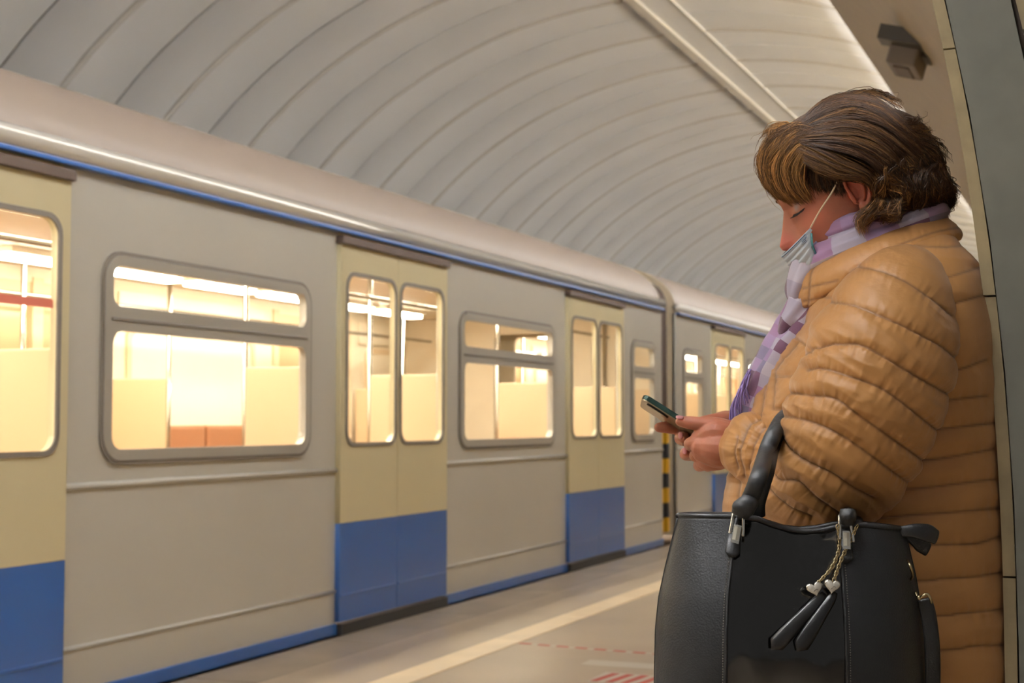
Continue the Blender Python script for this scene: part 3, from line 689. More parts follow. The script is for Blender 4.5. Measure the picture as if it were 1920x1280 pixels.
# ---- jacket
def pseg(p, poly):
    """distance of points p (n,2) to a polyline and arclength there"""
    best = np.full(len(p), 1e9); arc = np.zeros(len(p)); s0 = 0
    for a, b in zip(poly[:-1], poly[1:]):
        a = np.array(a, float); b = np.array(b, float); d = b-a; L = np.linalg.norm(d); t = np.clip(((p-a)@d)/L**2, 0, 1); q = a+t[:, None]*d
        ds = np.linalg.norm(p-q, axis=1); m_ = ds < best; best[m_] = ds[m_]; arc[m_] = s0+t[m_]*L; s0 += L
    return best, arc
def n1(x, seed): return np.array([noise.noise((float(a), seed, .3)) for a in x])
def n3(p, s, seed=0): return np.array([noise.noise((float(a)*s[0]+seed, float(b)*s[1], float(c)*s[2])) for a, b, c in p])
def puff(me, seams, amp=.009, reach=20, pucker=.0022, wr=.0016, ang=-.6, seed=1., mask=None):
    c = getco(me); nm = getno(me); p = px_of(c); best = np.full(len(p), 1e9); arc = np.zeros(len(p)); idx = np.zeros(len(p))
    for k_, sm_ in enumerate(seams):
        d_, a_ = pseg(p, catmull(sm_, 3*len(sm_))); m_ = d_ < best; best[m_] = d_[m_]; arc[m_] = a_[m_]; idx[m_] = k_
    h = amp*(.5*(1-np.exp(-best/5.5))+.5*(1-np.exp(-(best/reach/1.5)**1.5)))-amp*.8
    fine = np.where(best < 60)[0]
    pk = np.zeros(len(p))
    pk[fine] = np.array([noise.noise((float(arc[i])*.085+idx[i]*7.7, seed, float(best[i])*.018)) for i in fine])*np.exp(-best[fine]/15)*np.clip(best[fine]/4, 0, 1)
    pk[fine] += .5*np.array([noise.noise((float(arc[i])*.2+idx[i]*3.1, seed+5, float(best[i])*.02)) for i in fine])*np.exp(-best[fine]/12)*np.clip(best[fine]/4, 0, 1)
    ca, sa = math.cos(ang), math.sin(ang)
    q = np.stack([p[:, 0]*ca+p[:, 1]*sa, -p[:, 0]*sa+p[:, 1]*ca], -1)
    big = np.array([noise.noise((float(a)*.007+seed, float(b)*.020, float(z)*6)) for (a, b), z in zip(q, c@LT)])
    big2 = np.array([1-abs(noise.noise((float(a)*.012+seed*3, float(b)*.045, float(z)*4)))*2 for (a, b), z in zip(q, c@LT)])
    h = h+pk*pucker*1.6+big*wr*1.6+big2*wr*.7
    h = h*np.clip((p[:, 1]-455)/190, .38, 1); h = h*(1-.45*np.clip((p[:, 0]-1770)/70, 0, 1))
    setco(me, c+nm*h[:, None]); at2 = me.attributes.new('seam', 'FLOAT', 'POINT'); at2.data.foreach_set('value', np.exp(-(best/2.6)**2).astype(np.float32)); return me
# jacket colour is darkened in a thin line along the quilting seams
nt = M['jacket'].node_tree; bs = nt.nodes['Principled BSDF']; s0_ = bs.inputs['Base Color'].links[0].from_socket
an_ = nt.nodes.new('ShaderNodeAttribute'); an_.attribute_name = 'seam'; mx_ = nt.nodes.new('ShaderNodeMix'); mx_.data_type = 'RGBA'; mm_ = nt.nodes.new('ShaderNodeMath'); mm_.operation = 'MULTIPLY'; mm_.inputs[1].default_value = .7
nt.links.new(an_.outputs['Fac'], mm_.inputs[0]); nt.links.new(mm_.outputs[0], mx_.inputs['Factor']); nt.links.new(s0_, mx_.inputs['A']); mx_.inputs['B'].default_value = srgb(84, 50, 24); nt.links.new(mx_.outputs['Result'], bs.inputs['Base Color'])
# trunk of the jacket: rings at picture heights, left and right edge, half depth
JT = [(438, 1700, 1780, .05), (456, 1660, 1792, .085), (480, 1622, 1808, .120), (505, 1588, 1828, .148), (535, 1552, 1838, .172), (570, 1518, 1844, .190), (620, 1490, 1850, .200), (680, 1450, 1856, .204),
      (740, 1412, 1860, .204), (790, 1392, 1863, .200), (850, 1378, 1866, .196), (920, 1364, 1870, .194), (1000, 1352, 1873, .194), (1100, 1340, 1876, .196), (1200, 1330, 1879, .198),
      (1280, 1322, 1880, .20), (1380, 1316, 1880, .20), (1480, 1312, 1880, .20), (1540, 1325, 1874, .195), (1550, 1345, 1850, .18)]
jt = np.array(JT, float); ys = np.concatenate([np.arange(438, 1541, 3), [1550]])
R_ = []
for y in ys:
    xl, xr, B = [float(np.interp(y, jt[:, 0], jt[:, k_])) for k_ in (1, 2, 3)]
    Rx = (xr-xl)/2*SC; A = math.sqrt(max(.0004, Rx**2-(B*math.sin(YAWB))**2))/math.cos(YAWB)
    c = PB((xl+xr)/2, y, 0); th = np.linspace(0, 2*math.pi, 340, endpoint=False); e = 2/2.35
    R_.append([c+FW*A*np.sign(math.cos(t))*abs(math.cos(t))**e+LT*B*np.sign(math.sin(t))*abs(math.sin(t))**e for t in th])
V, Fc = rings(R_); me = mesh(V, Fc); bm = bmesh.new(); bm.from_mesh(me); bmesh.ops.recalc_face_normals(bm, faces=bm.faces); bm.to_mesh(me); bm.free()
TS = [[(1640, 470), (1696, 459), (1762, 461), (1805, 459)], [(1500, 548), (1620, 560), (1738, 529), (1840, 500)], [(1560, 640), (1776, 573), (1848, 552)], [(1460, 610), (1600, 700), (1775, 697), (1852, 674)],
      [(1600, 770), (1757, 753), (1852, 742)], [(1600, 830), (1734, 808), (1868, 793)], [(1600, 880), (1705, 864), (1762, 861), (1866, 842)],
      [(1500, 925), (1663, 918), (1738, 915), (1868, 898)], [(1380, 980), (1500, 985), (1613, 975), (1706, 966), (1765, 962), (1875, 952)],
      [(1400, 1030), (1600, 1028), (1759, 1021), (1830, 1019), (1875, 1006)], [(1400, 1095), (1720, 1090), (1765, 1086), (1831, 1081), (1878, 1073)],
      [(1400, 1165), (1757, 1155), (1791, 1152), (1880, 1142)], [(1400, 1235), (1760, 1220), (1823, 1212), (1882, 1209)], [(1360, 1310), (1882, 1285)], [(1360, 1380), (1882, 1355)], [(1360, 1450), (1882, 1430)], [(1360, 1510), (1882, 1500)],
      [(1448, 703), (1493, 705)], [(1450, 690), (1446, 735), (1443, 765)], [(1492, 640), (1450, 690)],
      [(1506, 600), (1460, 655), (1436, 700), (1425, 740), (1420, 790), (1400, 900), (1390, 1100), (1380, 1300), (1376, 1500)],
      [(1490, 600), (1440, 655), (1416, 700), (1403, 740), (1398, 790), (1382, 900), (1366, 1100), (1356, 1300), (1352, 1500)],
      [(1443, 765), (1480, 768)]]
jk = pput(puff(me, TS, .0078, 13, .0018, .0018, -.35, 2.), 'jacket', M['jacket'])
# sleeves
def sleeve(cl, wo, rad, seams, seed, name='sleeve', vox=.0033, dw=1.0, amp=.0090, pk=.0024):
    C_ = np.array([PB(x, y, w_) for (x, y), w_ in zip(cl, wo)]); n_ = 70
    pts = catmull(C_, n_); rr = np.interp(np.linspace(0, 1, n_), np.linspace(0, 1, len(rad)), rad)*SC
    ff = np.full(n_, dw); V, Fc = tube_geo(pts, rr, 60, ff, True, up=Rv)
    me = evald(remesh(mesh(V, Fc), vox, 8, .6), [('SUBSURF', dict(levels=1, render_levels=1, subdivision_type='CATMULL_CLARK'))])
    puff(me, seams, amp, 15, pk, .0022, .55, seed)
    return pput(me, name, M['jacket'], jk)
SL = [[(1545, 505), (1600, 497), (1677, 515), (1752, 560), (1790, 590)], [(1530, 560), (1600, 570), (1677, 600), (1765, 645), (1800, 675)], [(1490, 668), (1532, 646), (1575, 641), (1621, 648), (1696, 690), (1775, 735), (1800, 752)],
      [(1505, 690), (1540, 688), (1588, 702), (1659, 730), (1745, 795), (1790, 830)], [(1470, 735), (1520, 740), (1565, 747), (1612, 780), (1720, 855), (1760, 885)], [(1455, 778), (1513, 789), (1584, 822), (1695, 900), (1730, 924)],
      [(1456, 812), (1477, 845), (1515, 869), (1560, 890), (1600, 918), (1640, 938)], [(1438, 870), (1456, 899), (1494, 904), (1531, 939), (1595, 978)], [(1425, 905), (1470, 950), (1520, 975)]]
cl = [(1716, 496), (1700, 530), (1680, 580), (1654, 660), (1624, 750), (1590, 832), (1548, 888), (1506, 892), (1468, 868), (1448, 855)]
sleeve(cl, [.075, .115, .152, .184, .20, .195, .17, .145, .12, .11], [34, 78, 106, 127, 131, 124, 110, 96, 80, 56], SL, 4.)
# cuff end of the near sleeve: gathered folds running down from the crook of the arm
CS = [[(1470, 772), (1430, 778), (1398, 802), (1386, 850), (1396, 895)], [(1466, 785), (1436, 795), (1412, 830), (1404, 880)], [(1462, 800), (1440, 820), (1428, 860), (1424, 905)], [(1380, 815), (1376, 850), (1382, 880)]]
cl2 = [(1485, 862), (1450, 850), (1420, 840), (1395, 838), (1374, 838)]
me_s = sleeve(cl2, [.125, .10, .082, .068, .058], [70, 74, 70, 60, 44], CS, 9., 'sleeve_cuff', .0026, 1.0, .0062, .0014)
# far sleeve
sleeve([(1700, 480), (1690, 540), (1660, 660), (1640, 780), (1600, 850), (1520, 850), (1450, 825), (1415, 818)], [-.12, -.155, -.19, -.20, -.185, -.12, -.08, -.06], [80, 105, 115, 112, 95, 75, 58, 44], SL, 6., 'sleeve', .008)

# collar: a padded stand-up band round the neck, open at the front
def collar():
    th = np.linspace(math.radians(14), math.radians(346), 70); R1 = []
    for i, t in enumerate(th):
        # t = 0 in front; top edge follows the picture outline
        f = (1+math.cos(t))/2                       # 1 front, 0 back
        xt = 1756-(1758-1526)*f; yt = 402+(487-402)*f**1.15
        xb = 1796-(1796-1500)*f; yb = 452+(590-452)*f**1.4
        wt = math.sin(t)*.074; wb2 = math.sin(t)*.118
        pt = PB(xt, yt, wt); pb = PB(xb, yb, wb2); out = (FW*math.cos(t)+LT*math.sin(t))
        up_ = pt-pb; L = np.linalg.norm(up_); th_ = .0075
        ring = []
        for k_ in range(24):
            a_ = 2*math.pi*k_/24; vv = .5+.5*math.sin(a_)*1.0; o_ = math.cos(a_)
            ring.append(pb+up_*vv+out*(th_*np.sign(o_)*abs(o_)**.6+.010*math.sin(vv*math.pi)))
        R1.append(ring)
    V, Fc = rings(R1); return remesh(mesh(V, Fc), .0024, 2)
CSM = [[(1560, 560), (1600, 505), (1660, 470), (1740, 438), (1800, 425)], [(1512, 590), (1516, 540), (1524, 500), (1560, 480)], [(1505, 540), (1540, 532), (1570, 525)], [(1506, 565), (1535, 560), (1560, 548)]]
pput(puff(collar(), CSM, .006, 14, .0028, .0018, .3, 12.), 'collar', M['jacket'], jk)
# zip along the front edge
zp = [(1522, 492), (1512, 520), (1506, 550), (1503, 580), (1480, 622), (1448, 660), (1418, 710), (1402, 750), (1391, 790)]
mb = MB(); mb.tube(catmull([PB(x-1, y, .016) for x, y in zp], 50), .0028, 8); M['zip'] = mat('zip', srgb(120, 70, 34), .4)
pput(mb.mesh(), 'zip', M['zip'], jk)
# trousers and boots (below the frame)
mb = MB()
for s in (-1, 1):
    h, kn, an = hip[s]; capsule(mb, [h, kn, an+UP*.05], [.10, .075, .062], 22)
capsule(mb, [PO+UP*.88-LT*.04, PO+UP*.88+LT*.04], .13, 22)
pput(remesh(mb.mesh(), .007, 3), 'trousers', M['trousers'])
for s in (-1, 1):
    an = hip[s][2]; mb = MB(); capsule(mb, [an+UP*.14, an, an-UP*.045+FW*.0], [.052, .046, .044], 20); capsule(mb, [an-UP*.045-FW*.02, an+FW*.08-UP*.05, an+FW*.16-UP*.058], [.042, .042, .034], 20)
    me = remesh(mb.mesh(), .004, 3); c = getco(me); c[:, 2] = np.maximum(c[:, 2], .012); setco(me, c); bo = pput(me, 'boot', M['boot'])
    mb = MB(); mb.tube([an-FW*.055+UP*(.008-an[2]), an+FW*.03+UP*(.008-an[2]), an+FW*.13+UP*(.008-an[2]), an+FW*.195+UP*(.008-an[2])], [.008]*4, 10, [3, 4.6, 5.4, 3], up=UP); pput(mb.mesh(), 'sole', M['black'], bo)

# ---- scarf
ms, nt, bs = node_mat('scarf_cloth'); bs.inputs['Roughness'].default_value = .8; bs.inputs['Sheen Weight'].default_value = .3
tc_ = nt.nodes.new('ShaderNodeUVMap'); sn = nt.nodes.new('ShaderNodeVectorMath'); sn.operation = 'FLOOR'; mp = nt.nodes.new('ShaderNodeMapping'); mp.inputs['Rotation'].default_value = (0, 0, .0)
nt.links.new(tc_.outputs[0], mp.inputs[0]); nt.links.new(mp.outputs[0], sn.inputs[0])
wn = nt.nodes.new('ShaderNodeTexWhiteNoise'); wn.noise_dimensions = '2D'; nt.links.new(sn.outputs[0], wn.inputs[0])
cr = nt.nodes.new('ShaderNodeValToRGB'); cr.color_ramp.interpolation = 'CONSTANT'
cols = [(0, srgb(178, 170, 190)), (.24, srgb(152, 116, 152)), (.46, srgb(92, 56, 80)), (.66, srgb(158, 132, 170)), (.82, srgb(122, 112, 142)), (.93, srgb(196, 188, 202))]
cr.color_ramp.elements[0].position, cr.color_ramp.elements[0].color = cols[0]; cr.color_ramp.elements[1].position, cr.color_ramp.elements[1].color = cols[1]
for p_, c_ in cols[2:]: e_ = cr.color_ramp.elements.new(p_); e_.color = c_
nt.links.new(wn.outputs[0], cr.inputs[0]); nt.links.new(cr.outputs[0], bs.inputs['Base Color'])
n2 = nt.nodes.new('ShaderNodeTexNoise'); n2.inputs['Scale'].default_value = 600; bq = nt.nodes.new('ShaderNodeBump'); bq.inputs['Strength'].default_value = .2; bq.inputs['Distance'].default_value = .001
nt.links.new(n2.outputs[0], bq.inputs['Height']); nt.links.new(bq.outputs[0], bs.inputs['Normal'])
M['scarf'] = ms
def uvgrid(G, su, sv, smooth=True):
    V, Fc = grid(G); me = mesh(V, Fc); k_, n_ = np.array(G).shape[:2]; uv = me.uv_layers.new(name='UVMap')
    vals = []
    for f in Fc:
        for i in f: vals += [(i // n_)/(k_-1)*su, (i % n_)/(n_-1)*sv]
    uv.data.foreach_set('uv', vals); return me
def roll(cl, rad, n=90, m=40, flat=1, fold=.18, seed=0, su=16, sv=8):
    """a soft roll of cloth along a line, closed round, with creases along it"""
    pts = catmull(cl, n); rr = np.interp(np.linspace(0, 1, n), np.linspace(0, 1, len(rad)), rad); T = np.gradient(pts, axis=0); T /= np.linalg.norm(T, axis=1)[:, None]; u = toCam; G = []
    for i in range(n):
        a = u-T[i]*(u@T[i]); a /= np.linalg.norm(a); b = np.cross(T[i], a); row = []
        for j in range(m+1):
            t = 2*math.pi*j/m; f = 1+fold*noise.noise((math.cos(t)*2.2+seed, math.sin(t)*2.2, i*.045))*1.6+fold*.5*noise.noise((math.cos(t)*5+seed, math.sin(t)*5, i*.12))
            row.append(pts[i]+(a*math.cos(t)*flat+b*math.sin(t))*rr[i]*f)
        G.append(row)
    return uvgrid(G, su, sv)
scs = []
loop = []
for t in np.linspace(0, 2*math.pi, 22):
    f = (1+math.cos(t))/2; loop.append(PB(1742-(1742-1532)*f, 410+(492-410)*f**1.1, math.sin(t)*.062))
sc1 = pput(roll(loop, [.026]*3, 120, 44, 1.0, .22, 3, 13, 5), 'scarf', M['scarf'])
loop2 = []
for t in np.linspace(0, 2*math.pi, 22):
    f = (1+math.cos(t))/2; loop2.append(PB(1722-(1722-1546)*f, 385+(448-385)*f**1.1, math.sin(t)*.064))
pput(roll(loop2, [.022]*3, 120, 40, .8, .2, 7, 12, 4), 'scarf_fold', M['scarf'], sc1)
pput(roll([PB(1545, 462, .035), PB(1522, 492, .03), PB(1506, 530, .026), PB(1502, 556, .02), PB(1512, 585, .01)], [.016, .021, .023, .018, .010], 50, 30, 1, .2, 11, 4, 4), 'scarf_fold', M['scarf'], sc1)
pput(roll([PB(1560, 500, .0), PB(1530, 545, .018), PB(1508, 580, .026), PB(1484, 608, .026), PB(1470, 625, .016)], [.016, .023, .024, .019, .010], 50, 30, 1, .2, 15, 4, 4), 'scarf_fold', M['scarf'], sc1)
# hanging end: wavy cloth from the knot to the fringe
def hang(cl, wd, w0, depth=.045, n=90, m=34, seed=0, su=11, sv=6):
    C_ = catmull([PB(x, y, 0) for x, y in cl], n); W_ = np.interp(np.linspace(0, 1, n), np.linspace(0, 1, len(wd)), wd)*SC
    T = np.gradient(C_, axis=0); T /= np.linalg.norm(T, axis=1)[:, None]; G = []
    for i in range(n):
        out = FW-T[i]*(FW@T[i]); out /= np.linalg.norm(out); row = []
        for j in range(m+1):
            s = -1+2*j/m; a_ = s*math.pi*.5
            row.append(C_[i]+LT*(w0+math.sin(a_)*depth)+out*(W_[i]*(math.cos(a_)-.5)+.005*math.sin(s*9+i*.05+seed)+.003*noise.noise((s*4, i*.07, seed))))
        G.append(row)
    me = uvgrid(G, su, sv); return evald(me, [('SOLIDIFY', dict(thickness=.002, offset=0))])
pput(hang([(1512, 560), (1490, 610), (1462, 650), (1434, 695), (1412, 740), (1396, 782)], [46, 52, 50, 42, 36, 30], -.002, .05), 'hanging_end', M['scarf'], sc1)
M['fringe'] = mat('scarf_fringe', srgb(140, 122, 182), .8)
mb = MB(); rr = random.Random(5)
for i in range(70):
    s = rr.random(); x0, y0 = 1408-30*s+rr.uniform(-4, 6), 690+62*s; w_ = rr.uniform(-.03, .055)
    pts = [(x0, y0), (x0-6+rr.uniform(-3, 3), y0+18), (x0-9+rr.uniform(-4, 3), y0+36), (x0-8+rr.uniform(-4, 6), min(y0+56, 797))]
    mb.tube(catmull([PB(x, y, w_+.004*rr.uniform(-1, 1)) for x, y in pts], 10), .0011, 5)
fr_ = pput(mb.mesh(), 'fringe', M['fringe'], sc1); fr_['kind'] = 'stuff'

# ---- face mask worn under the nose
G = []
side = [(73, -11), (76, -18), (82, -28), (86, -38), (86, -50), (82, -62)]
mid = [(121, -26), (120, -33), (118, -42), (114, -54), (108, -66), (100, -78)]
sd = catmull([(a, b, 0) for a, b in side], 40); md = catmull([(a, b, 0) for a, b in mid], 40)
for i in range(40):
    row = []
    for j in range(61):
        s = -1+2*j/60; a_ = s*math.pi/2; cc = math.cos(a_)**.8 if abs(s) < 1 else 0
        u = sd[i][0]+(md[i][0]-sd[i][0])*cc; v = sd[i][1]+(md[i][1]-sd[i][1])*cc+1.0*math.sin(i*1.25)*.5
        w_ = math.sin(a_)*(50-4*(i/39)**2); u = max(u+1.3*math.sin(i*.95), (face_u(v, w_)+2.5) if v > -95 else u); row.append(HP(u, v, w_))
    G.append(row)
# the mask sits clear of the nose tip: top edge follows under it
me = uvgrid(G, 1, 1); me = evald(me, [('SOLIDIFY', dict(thickness=.0012, offset=0))])
mask_o = pput(me, 'face_mask', M['mask'])
Gn = np.array(G)
mb = MB(); mb.tube(Gn[2, 3:58]+0, .0009, 5); mb.tube(Gn[7, 2:59], .0005, 5); pput(mb.mesh(), 'mask_seam', M['mask_blue'], mask_o)
mb = MB()
for k_ in range(4):
    for q in range(7): 
        p0 = Gn[4+q, 56-k_*1]; p1 = Gn[5+q, 56-k_*1]
        if q % 2 == 0: mb.tube([p0+toCam*.0012, p1+toCam*.0012], .0005, 4)
pput(mb.mesh(), 'mask_stitch', M['mask_blue'], mask_o)
mb = MB(); mb.tube([Gn[8, 60]+toCam*.002, Gn[20, 60]+toCam*.003, Gn[30, 60]+toCam*.002], .0014, 6, .5); pput(mb.mesh(), 'mask_edge', M['mask_green'], mask_o)
for s in (1, -1):
    lp = [Gn[1, 60 if s > 0 else 0], HP(52, 4, s*69), HP(28, 17, s*79), HP(6, 32, s*82), HP(-10, 38, s*82), HP(-24, 24, s*80), HP(-22, 0, s*78)]
    mb = MB(); mb.tube(catmull(lp, 40), .0013, 7); pput(mb.mesh(), 'ear_loop', M['elastic'], mask_o)
mb = MB(); ellipsoid(mb, HP(-4, -25, 86), (HF, HU, HLT), (.0022,)*3, 8, 6); pput(mb.mesh(), 'earring', M['earring'])

# ---- hair
mh, nt, bs = node_mat('hair'); bs.inputs['Roughness'].default_value = .42; bs.inputs['Specular IOR Level'].default_value = .3
at_ = nt.nodes.new('ShaderNodeAttribute'); at_.attribute_name = 'tone'; cr = nt.nodes.new('ShaderNodeValToRGB')
E_ = cr.color_ramp.elements; E_[0].position = 0; E_[0].color = srgb(42, 26, 16); E_[1].position = 1; E_[1].color = srgb(214, 160, 98)
for p_, c_ in ((.3, srgb(72, 48, 30)), (.55, srgb(112, 80, 48)), (.8, srgb(164, 122, 70))): e_ = E_.new(p_); e_.color = c_
nt.links.new(at_.outputs['Fac'], cr.inputs[0]); nt.links.new(cr.outputs[0], bs.inputs['Base Color'])
M['hair'] = mh; M['hair_base'] = mat('hair_base', srgb(58, 38, 26), .7, bump=1.0, bscale=260, stretch=(1, 1, 1))
# hair mass: an outline shell round the skull, in picture position and side depth
OUT = [(1418, 300), (1424, 275), (1448, 250), (1480, 238), (1503, 222), (1530, 196), (1565, 180), (1605, 175), (1645, 186), (1675, 208), (1700, 240), (1738, 262), (1762, 292), (1775, 325), (1786, 362), (1776, 390), (1745, 398), (1700, 400), (1660, 398)]
def shell_w(x, y):
    cx, cy = 1600, 298; a = 184.; b = 124.
    q = 1-((x-cx)/a)**2-(max(0, abs(y-cy)-0)/b)**2
    if y > 378 and 1585 < x < 1690: return .086
    if x > 1680 or y > 330:
        q2 = 1-((x-1690)/98.)**2-((y-345)/72.)**2; return max(.098*math.sqrt(max(q, 0)), .080*math.sqrt(max(q2, 0)), .014)
    return max(.098*math.sqrt(max(q, 0)), .014)
# groups of guide strands: (list of guides, count, depth factor, wave, tone bias)
GR = [
 # crown, sweeping back over the top
 ([[(1506, 226), (1540, 194), (1590, 178), (1640, 186), (1680, 214), (1715, 250)],
   [(1500, 236), (1540, 208), (1595, 192), (1650, 205), (1695, 240), (1735, 275)],
   [(1492, 246), (1540, 226), (1600, 215), (1655, 232), (1700, 268), (1742, 300)],
   [(1486, 254), (1540, 244), (1600, 240), (1650, 258), (1692, 292), (1730, 330)],
   [(1496, 262), (1545, 260), (1600, 264), (1645, 284), (1680, 316), (1708, 356)],
   [(1510, 270), (1550, 276), (1596, 288), (1634, 308), (1662, 340), (1680, 384)]], 2600, 1.04, 4, .34),
 # side sweep down to above the ear
 ([[(1500, 262), (1540, 276), (1585, 300), (1622, 318), (1650, 345), (1662, 392)],
   [(1494, 274), (1535, 294), (1578, 316), (1615, 328), (1640, 352), (1648, 398)],
   [(1500, 290), (1536, 310), (1574, 326), (1608, 330), (1632, 342), (1640, 372)],
   [(1510, 306), (1540, 322), (1572, 332), (1602, 331), (1628, 338), (1642, 366)]], 900, 1.02, 3., .5),
 # bangs, curling forward and down
 ([[(1500, 244), (1462, 250), (1432, 276), (1424, 308), (1434, 344), (1462, 380)],
   [(1504, 248), (1470, 262), (1444, 286), (1436, 318), (1446, 354), (1480, 386)],
   [(1510, 254), (1482, 272), (1462, 296), (1458, 326), (1470, 358), (1498, 385)],
   [(1518, 262), (1496, 282), (1482, 308), (1482, 334), (1494, 360), (1514, 381)],
   [(1528, 272), (1512, 292), (1504, 314), (1506, 338), (1514, 358), (1524, 377)]], 1300, 1., 3.5, .74),
 # upper fringe seen end-on at the hairline bump
 ([[(1520, 246), (1490, 236), (1462, 246), (1440, 264), (1426, 290)],
   [(1530, 240), (1498, 232), (1474, 246), (1458, 262), (1450, 284)],
   [(1545, 250), (1512, 246), (1490, 258), (1476, 278), (1470, 300)]], 420, 1.04, 3., .55),
 # temple, short and darker
 ([[(1520, 296), (1516, 320), (1516, 344), (1524, 364)],
   [(1536, 306), (1536, 328), (1540, 348), (1548, 362)],
   [(1556, 318), (1558, 336), (1564, 352), (1572, 366)],
   [(1576, 326), (1578, 340), (1582, 354), (1584, 370)]], 420, .86, 1.5, .2),
 # behind the ear: long lock falling in front of the scarf
 ([[(1632, 330), (1644, 352), (1640, 378), (1618, 396), (1604, 412), (1612, 438)],
   [(1640, 326), (1654, 350), (1650, 380), (1628, 400), (1612, 420), (1620, 448)],
   [(1648, 322), (1664, 348), (1662, 380), (1642, 404), (1624, 424), (1632, 436)]], 210, 1.04, 3., .62),
 # curls behind and below
 ([[(1650, 300), (1672, 330), (1660, 360), (1676, 388), (1652, 412), (1640, 404)],
   [(1664, 296), (1690, 326), (1682, 356), (1696, 380), (1676, 404), (1652, 400)],
   [(1680, 292), (1708, 320), (1706, 350), (1716, 376), (1698, 398), (1674, 396)],
   [(1694, 288), (1726, 314), (1728, 344), (1734, 372), (1718, 394), (1694, 396)]], 1100, 1.04, 12., .42),
 ([[(1700, 262), (1736, 282), (1752, 312), (1744, 342), (1752, 368), (1770, 378)],
   [(1706, 256), (1744, 272), (1764, 300), (1764, 330), (1776, 352), (1780, 376), (1760, 392)],
   [(1716, 272), (1748, 296), (1758, 322), (1774, 346), (1782, 370), (1768, 388), (1744, 384)],
   [(1700, 290), (1730, 318), (1742, 348), (1760, 372), (1752, 394), (1728, 390)],
   [(1690, 300), (1716, 330), (1728, 362), (1742, 388), (1722, 400), (1706, 388)]], 1300, .95, 12., .22),
 # loose curls of brighter strands over the dark back
 ([[(1660, 316), (1684, 336), (1700, 352), (1696, 372), (1674, 380)],
   [(1664, 338), (1690, 346), (1704, 362), (1694, 382), (1668, 386)],
   [(1656, 358), (1680, 364), (1690, 382), (1676, 400), (1650, 402)]], 260, 1.1, 9., .6),
]
rc = random.Random(77)
for k_ in range(64):
    x0, y0 = rc.uniform(1645, 1752), rc.uniform(292, 352); L = rc.uniform(40, 78); di = math.radians(rc.uniform(35, 118)); ph0 = rc.uniform(0, 6.28); tn_ = rc.uniform(1.0, 1.6)*rc.choice((-1, 1)); R0 = rc.uniform(5, 10)
    g1 = []
    for q in range(9):
        t = q/8; g1.append((min(1783, x0+math.cos(di)*L*t+R0*(.25+t)*math.cos(ph0+tn_*6.28*t)), min(404, y0+math.sin(di)*L*t+R0*(.25+t)*math.sin(ph0+tn_*6.28*t))))
    g2 = [(a+4, b+1.5) for a, b in g1]
    GR.append(([g1, g2], 22, rc.uniform(1.0, 1.14), .6, rc.choice((.2, .35, .5, .62)) if x0 < 1710 else rc.choice((.12, .25, .4))))
def strands(groups, mult=1., sides=(1, -1), nseg=11):
    Vs, Fs, tone = [], [], []; base = 0; rr = random.Random(21); ns = 3
    for guides, cnt, df, wave, tb in groups:
        GG = [catmull([(a, b, 0) for a, b in g_], nseg)[:, :2] for g_ in guides]
        for side_ in sides:
            for _ in range(int(cnt*mult*(1 if side_ > 0 else .45))):
                f = rr.random()*(len(GG)-1); i = int(f); t = f-i
                # clumping: pull the strand towards the middle of its lock
                lock = round(f*6)/6; fl = f*.3+lock*.7; i = min(int(fl), len(GG)-2); t = fl-i
                c = GG[i]*(1-t)+GG[i+1]*t
                L = rr.uniform(.72, 1.0); s0 = rr.uniform(0, .12); idx = np.linspace(s0, L, nseg)*(nseg-1)
                c = np.stack([np.interp(idx, np.arange(nseg), c[:, 0]), np.interp(idx, np.arange(nseg), c[:, 1])], -1)
                ph = lock*11+rr.uniform(-.5, .5); wv = wave*np.linspace(.2, 1, nseg)
                c[:, 0] += np.sin(np.linspace(0, 7.5, nseg)+ph)*wv+rr.gauss(0, 2.2); c[:, 1] += np.cos(np.linspace(0, 6.5, nseg)+ph)*wv*.8+rr.gauss(0, 2.2)
                if rr.random() < .16: c += np.cumsum(np.array([[rr.gauss(0, 1.5), rr.gauss(0, 1.5)] for _q in range(nseg)]), 0)
                ly = rr.uniform(.93, 1.10)+.04*math.sin(lock*23)
                pts = np.array([PB(x, y, side_*shell_w(x, y)*df*ly) for x, y in c])
                r0 = rr.uniform(.00025, .00062); rad = r0*np.interp(np.linspace(0, 1, nseg), [0, .1, .7, 1], [.8, 1, .9, .15])
                V, Fc = tube_geo(pts, rad, ns, 1, False)
                Vs += V; Fs += [tuple(q+base for q in f_) for f_ in Fc]; base += len(V)
                tn = min(1, max(0, rr.gauss(tb-.05, .17)+.16*math.sin(lock*31)))
                tone += [tn]*len(V)
    me = bpy.data.meshes.new('hair'); V = np.array(Vs, np.float32); Fa = np.array(Fs, np.int32)
    me.vertices.add(len(V)); me.vertices.foreach_set('co', V.ravel()); me.loops.add(Fa.size); me.loops.foreach_set('vertex_index', Fa.ravel())
    me.polygons.add(len(Fa)); me.polygons.foreach_set('loop_start', np.arange(0, Fa.size, 4, dtype=np.int32)); me.update(calc_edges=True)
    a_ = me.attributes.new('tone', 'FLOAT', 'POINT'); a_.data.foreach_set('value', np.array(tone, np.float32)); return me
